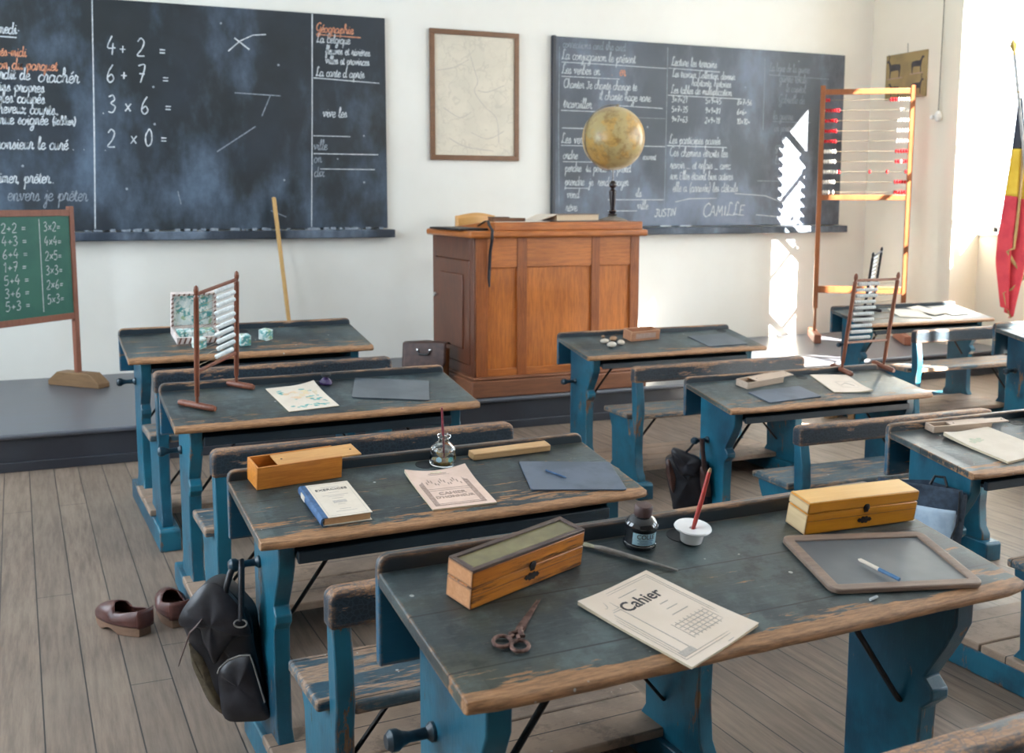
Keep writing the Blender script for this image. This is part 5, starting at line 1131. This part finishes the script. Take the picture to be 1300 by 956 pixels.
# ------------------------------------------------------------------ tall abacus by the right wall
AP = Vector((6.66, 8.26, HP)); t = thing('tall_abacus', 'tall freestanding abacus with red and white beads by the back right corner', 'abacus', T(AP.x, AP.y, AP.z, math.radians(-33)))
LW_, H = .800, 2.375
for x, dz_ in ((0, 0), (LW_, -.01)):
    MB().box(x - .022, x + .022, -.018, .018, .30, H + dz_).build('post', 'abbig', t, .004)
    for s in (-1, 1): MB().tube([(x, s * .028, .03), (x, s * .028, .12), (x, s * .016, .30), (x, s * .008, .42)], .013, 8, flat=.8).build('forked_post_end', 'abbig', t)
    MB().box(x - .032, x + .032, -.33, .30, 0.0, .085).build('foot', 'easel', t, .008)
z0, z1 = 1.345, 2.315
for z, h in ((z1, .05), (z0, .05), (.48, .065)): MB().box(.02, LW_ - .02, -.014, .014, z - h / 2, z + h / 2).build('crossbar', 'abbig', t, .004)
rows = [z1 - .075 - i * (z1 - z0 - .125) / 9 for i in range(10)]
for z in rows: MB().tube([(.02, 0, z), (LW_ - .02, 0, z)], .0026, 6).build('wire', 'wire', t)
bead = {}
for c in ('redbead', 'whitebead'):
    b = MB().lathe([(.006, -.0105), (.016, -.006), (.0205, 0), (.016, .006), (.006, .0105)], 14, Matrix.Rotation(PI / 2, 4, 'Y')).build('bead', c, t); bead[c] = b
first = {'redbead': True, 'whitebead': True}
def put(c, x, z):
    if first[c]: b = bead[c]; first[c] = False
    else: b = bead[c].copy(); C.objects.link(b); b.parent = t
    b.location = (x, 0, z)
L0, R0, st = .036, LW_ - .036, .0225
lay = [(['r'] * 2, ['r'] * 3 + ['w'] * 5, 0)] + [(['r'] * 6, ['w'] * 4, 1)] + [(['r'] * 5, ['w'] * 5, 2), (['r'] * 5, ['w'] * 5, 3), (['r'] * 5, ['w'] * 5, 4), (['w'] * 5, ['r'] * 5, 5), (['w'] * 5, ['r', 'r', 'w', 'r', 'r'], 6), (['w'] * 6 + ['r'], ['r'], 7), (['w'] * 5, ['r'] * 5, 8), (['w'] * 4, ['r'] * 5, 9)]
for l_, r_, i in lay:
    for k, c in enumerate(l_): put('redbead' if c == 'r' else 'whitebead', L0 + k * st + (.018 if i == 9 and k == 3 else 0), rows[i])
    for k, c in enumerate(reversed(r_)): put('redbead' if c == 'r' else 'whitebead', R0 - k * st, rows[i])
put('redbead', .445, rows[7]); put('redbead', .60, rows[7])

# ------------------------------------------------------------------ green board on its stand, pole, flag
a = math.radians(43.8); E0 = T(.125, 8.17, HP, a)     # local x runs along the board, board reaches to -x
t = thing('green_board_stand', 'small green chalkboard of sums in a reddish wooden stand', 'chalkboard', E0)
Wb = 1.0; zb0, zb1 = .505, 1.225
for x in (0, -Wb):
    MB().box(x - .020, x + .020, -.018, .018, .06, 1.27).build('post', 'easel', t, .004)
    MB().prism([(-.235, 0), (.235, 0), (.235, .035), (.15, .10), (-.15, .10), (-.235, .035)], x - .055, x + .055, 'x').build('foot', 'eaself', t, .006)
for z in (zb1, zb0): MB().box(-Wb + .02, -.02, -.016, .016, z - .022, z + .022).build('rail', 'easel', t, .003)
bd = MB().box(-Wb + .02, -.02, -.008, .008, zb0 + .02, zb1 - .02).build('green_panel', 'greenb', t)
L = []
z = zb1 - .125
for i, (p, q) in enumerate((('2+2 =', '3*2='), ('4+3 =', '4*4='), ('6+4 =', '2*5='), ('1+7 =', '3*3='), ('5+4 =', '2*6='), ('3+6 =', '5*3='), ('5+3 =', ''))):
    L += hand(p, -.600, z - i * .0855, .031, 1.45, .05) + hand(q, -.250, z - i * .099 + .002, .031, 1.25, .05)
L += [[(-.285, zb1 - .04), (-.286, zb0 + .05)]]
ribbons(L, .0062, 'chalk_writing', 'chalk', t, lambda a_, b_, o_: (a_, -.008 - o_, b_))
t = thing('wooden_pole', 'long yellow wooden pointer leaning against the wall under the left blackboard', 'pole', T(1.70, 8.325, HP))
MB().tube([(0, 0, .0), (-.085, .225, 1.33)], [.0165, .0165], 12).build('pole', 'broom', t)
MB().lathe([(.0165, 0), (.012, .006), (.002, .008)], 12, Matrix.Translation((-.085, .225, 1.33))).build('rounded_tip', 'broom', t)

FP = Vector((7.215, 6.60, 2.70)); FB = Vector((7.47, 6.30, 0.0))
t = thing('flag', 'black, yellow and red gold-fringed flag hanging from a pole in front of the window', 'flag', T(FB.x, FB.y, 0)); mi = T(FB.x, FB.y, 0).inverted()
dirv = (FP - FB).normalized()
def fp(mb, name, mt_, **k): o = mb.build(name, mt_, t, **k); o.matrix_local = mi; return o
fp(MB().tube([FB + dirv * .02, FP], .013, 12), 'flagpole', 'grey')
rot = dirv.to_track_quat('Z', 'Y').to_matrix().to_4x4()
fp(MB().lathe([(.014, 0), (.010, .02), (.030, .075), (.002, .135)], 4, Matrix.Translation(FP) @ rot), 'finial', 'gold')
fp(MB().lathe([(.15, 0), (.15, .03), (.05, .06), (.03, .22), (.022, .22)], 24, Matrix.Translation(FB)), 'pole_stand', 'iron')
fp(MB().tube([FP - dirv * .30 + Vector((.022 * math.cos(q), .022 * math.sin(q), 0)) for q in [2 * PI * i / 12 for i in range(12)]], .004, 6, closed=True), 'pole_ring', 'gold')
# cloth: gathered folds widening downwards
FT = FP - dirv * .34
def cloth(v0, v1, mt_, name, zt=FT.z, zb_=.66):
    def fn(u, v):
        vv = v0 + (v1 - v0) * v; z = zt - (zt - zb_) * vv
        wd = .03 + .20 * min(1, vv * 1.5) * (1 if vv < .78 else 1 - .75 * (vv - .78) / .22)
        x = FT.x + .02 + (u - .5) * wd * .9 + .04 * math.sin(vv * 3); y = FT.y + .035 * math.sin(u * 4 * PI + vv * 2) * min(1, vv * 2 + .1) - (u - .5) * wd * .45
        return (x, y, z - .10 * (u if vv > .7 else u * vv) * (1 if vv > .3 else 0))
    return fp(MB().grid(fn, 40, 16), name, mt_, solid=.003)
cloth(0, .24, 'flagblack', 'black_band'); cloth(.24, .46, 'flagyellow', 'yellow_band'); cloth(.46, 1.0, 'flagred', 'red_band')
def fpt(u, vv, off=.0):
    z = FT.z - (FT.z - .66) * vv; wd = .03 + .20 * min(1, vv * 1.5) * (1 if vv < .78 else 1 - .75 * (vv - .78) / .22)
    return Vector((FT.x + .02 + (u - .5) * wd * .9 + .04 * math.sin(vv * 3), FT.y + .035 * math.sin(u * 4 * PI + vv * 2) * min(1, vv * 2 + .1) - (u - .5) * wd * .45 - off, z - .10 * (u if vv > .7 else u * vv) * (1 if vv > .3 else 0)))
fp(MB().tube([fpt(.40, q / 20, .030) for q in range(5, 15)] + [fpt(.15, .72, .03), fpt(.5, .75, .035), fpt(.98, .80, .03), fpt(.55, .88, .03), fpt(.05, .93, .03), fpt(.4, .99, .025), fpt(.9, 1.0, .02)], .017, 8, flat=.3), 'fringe', 'fringe')
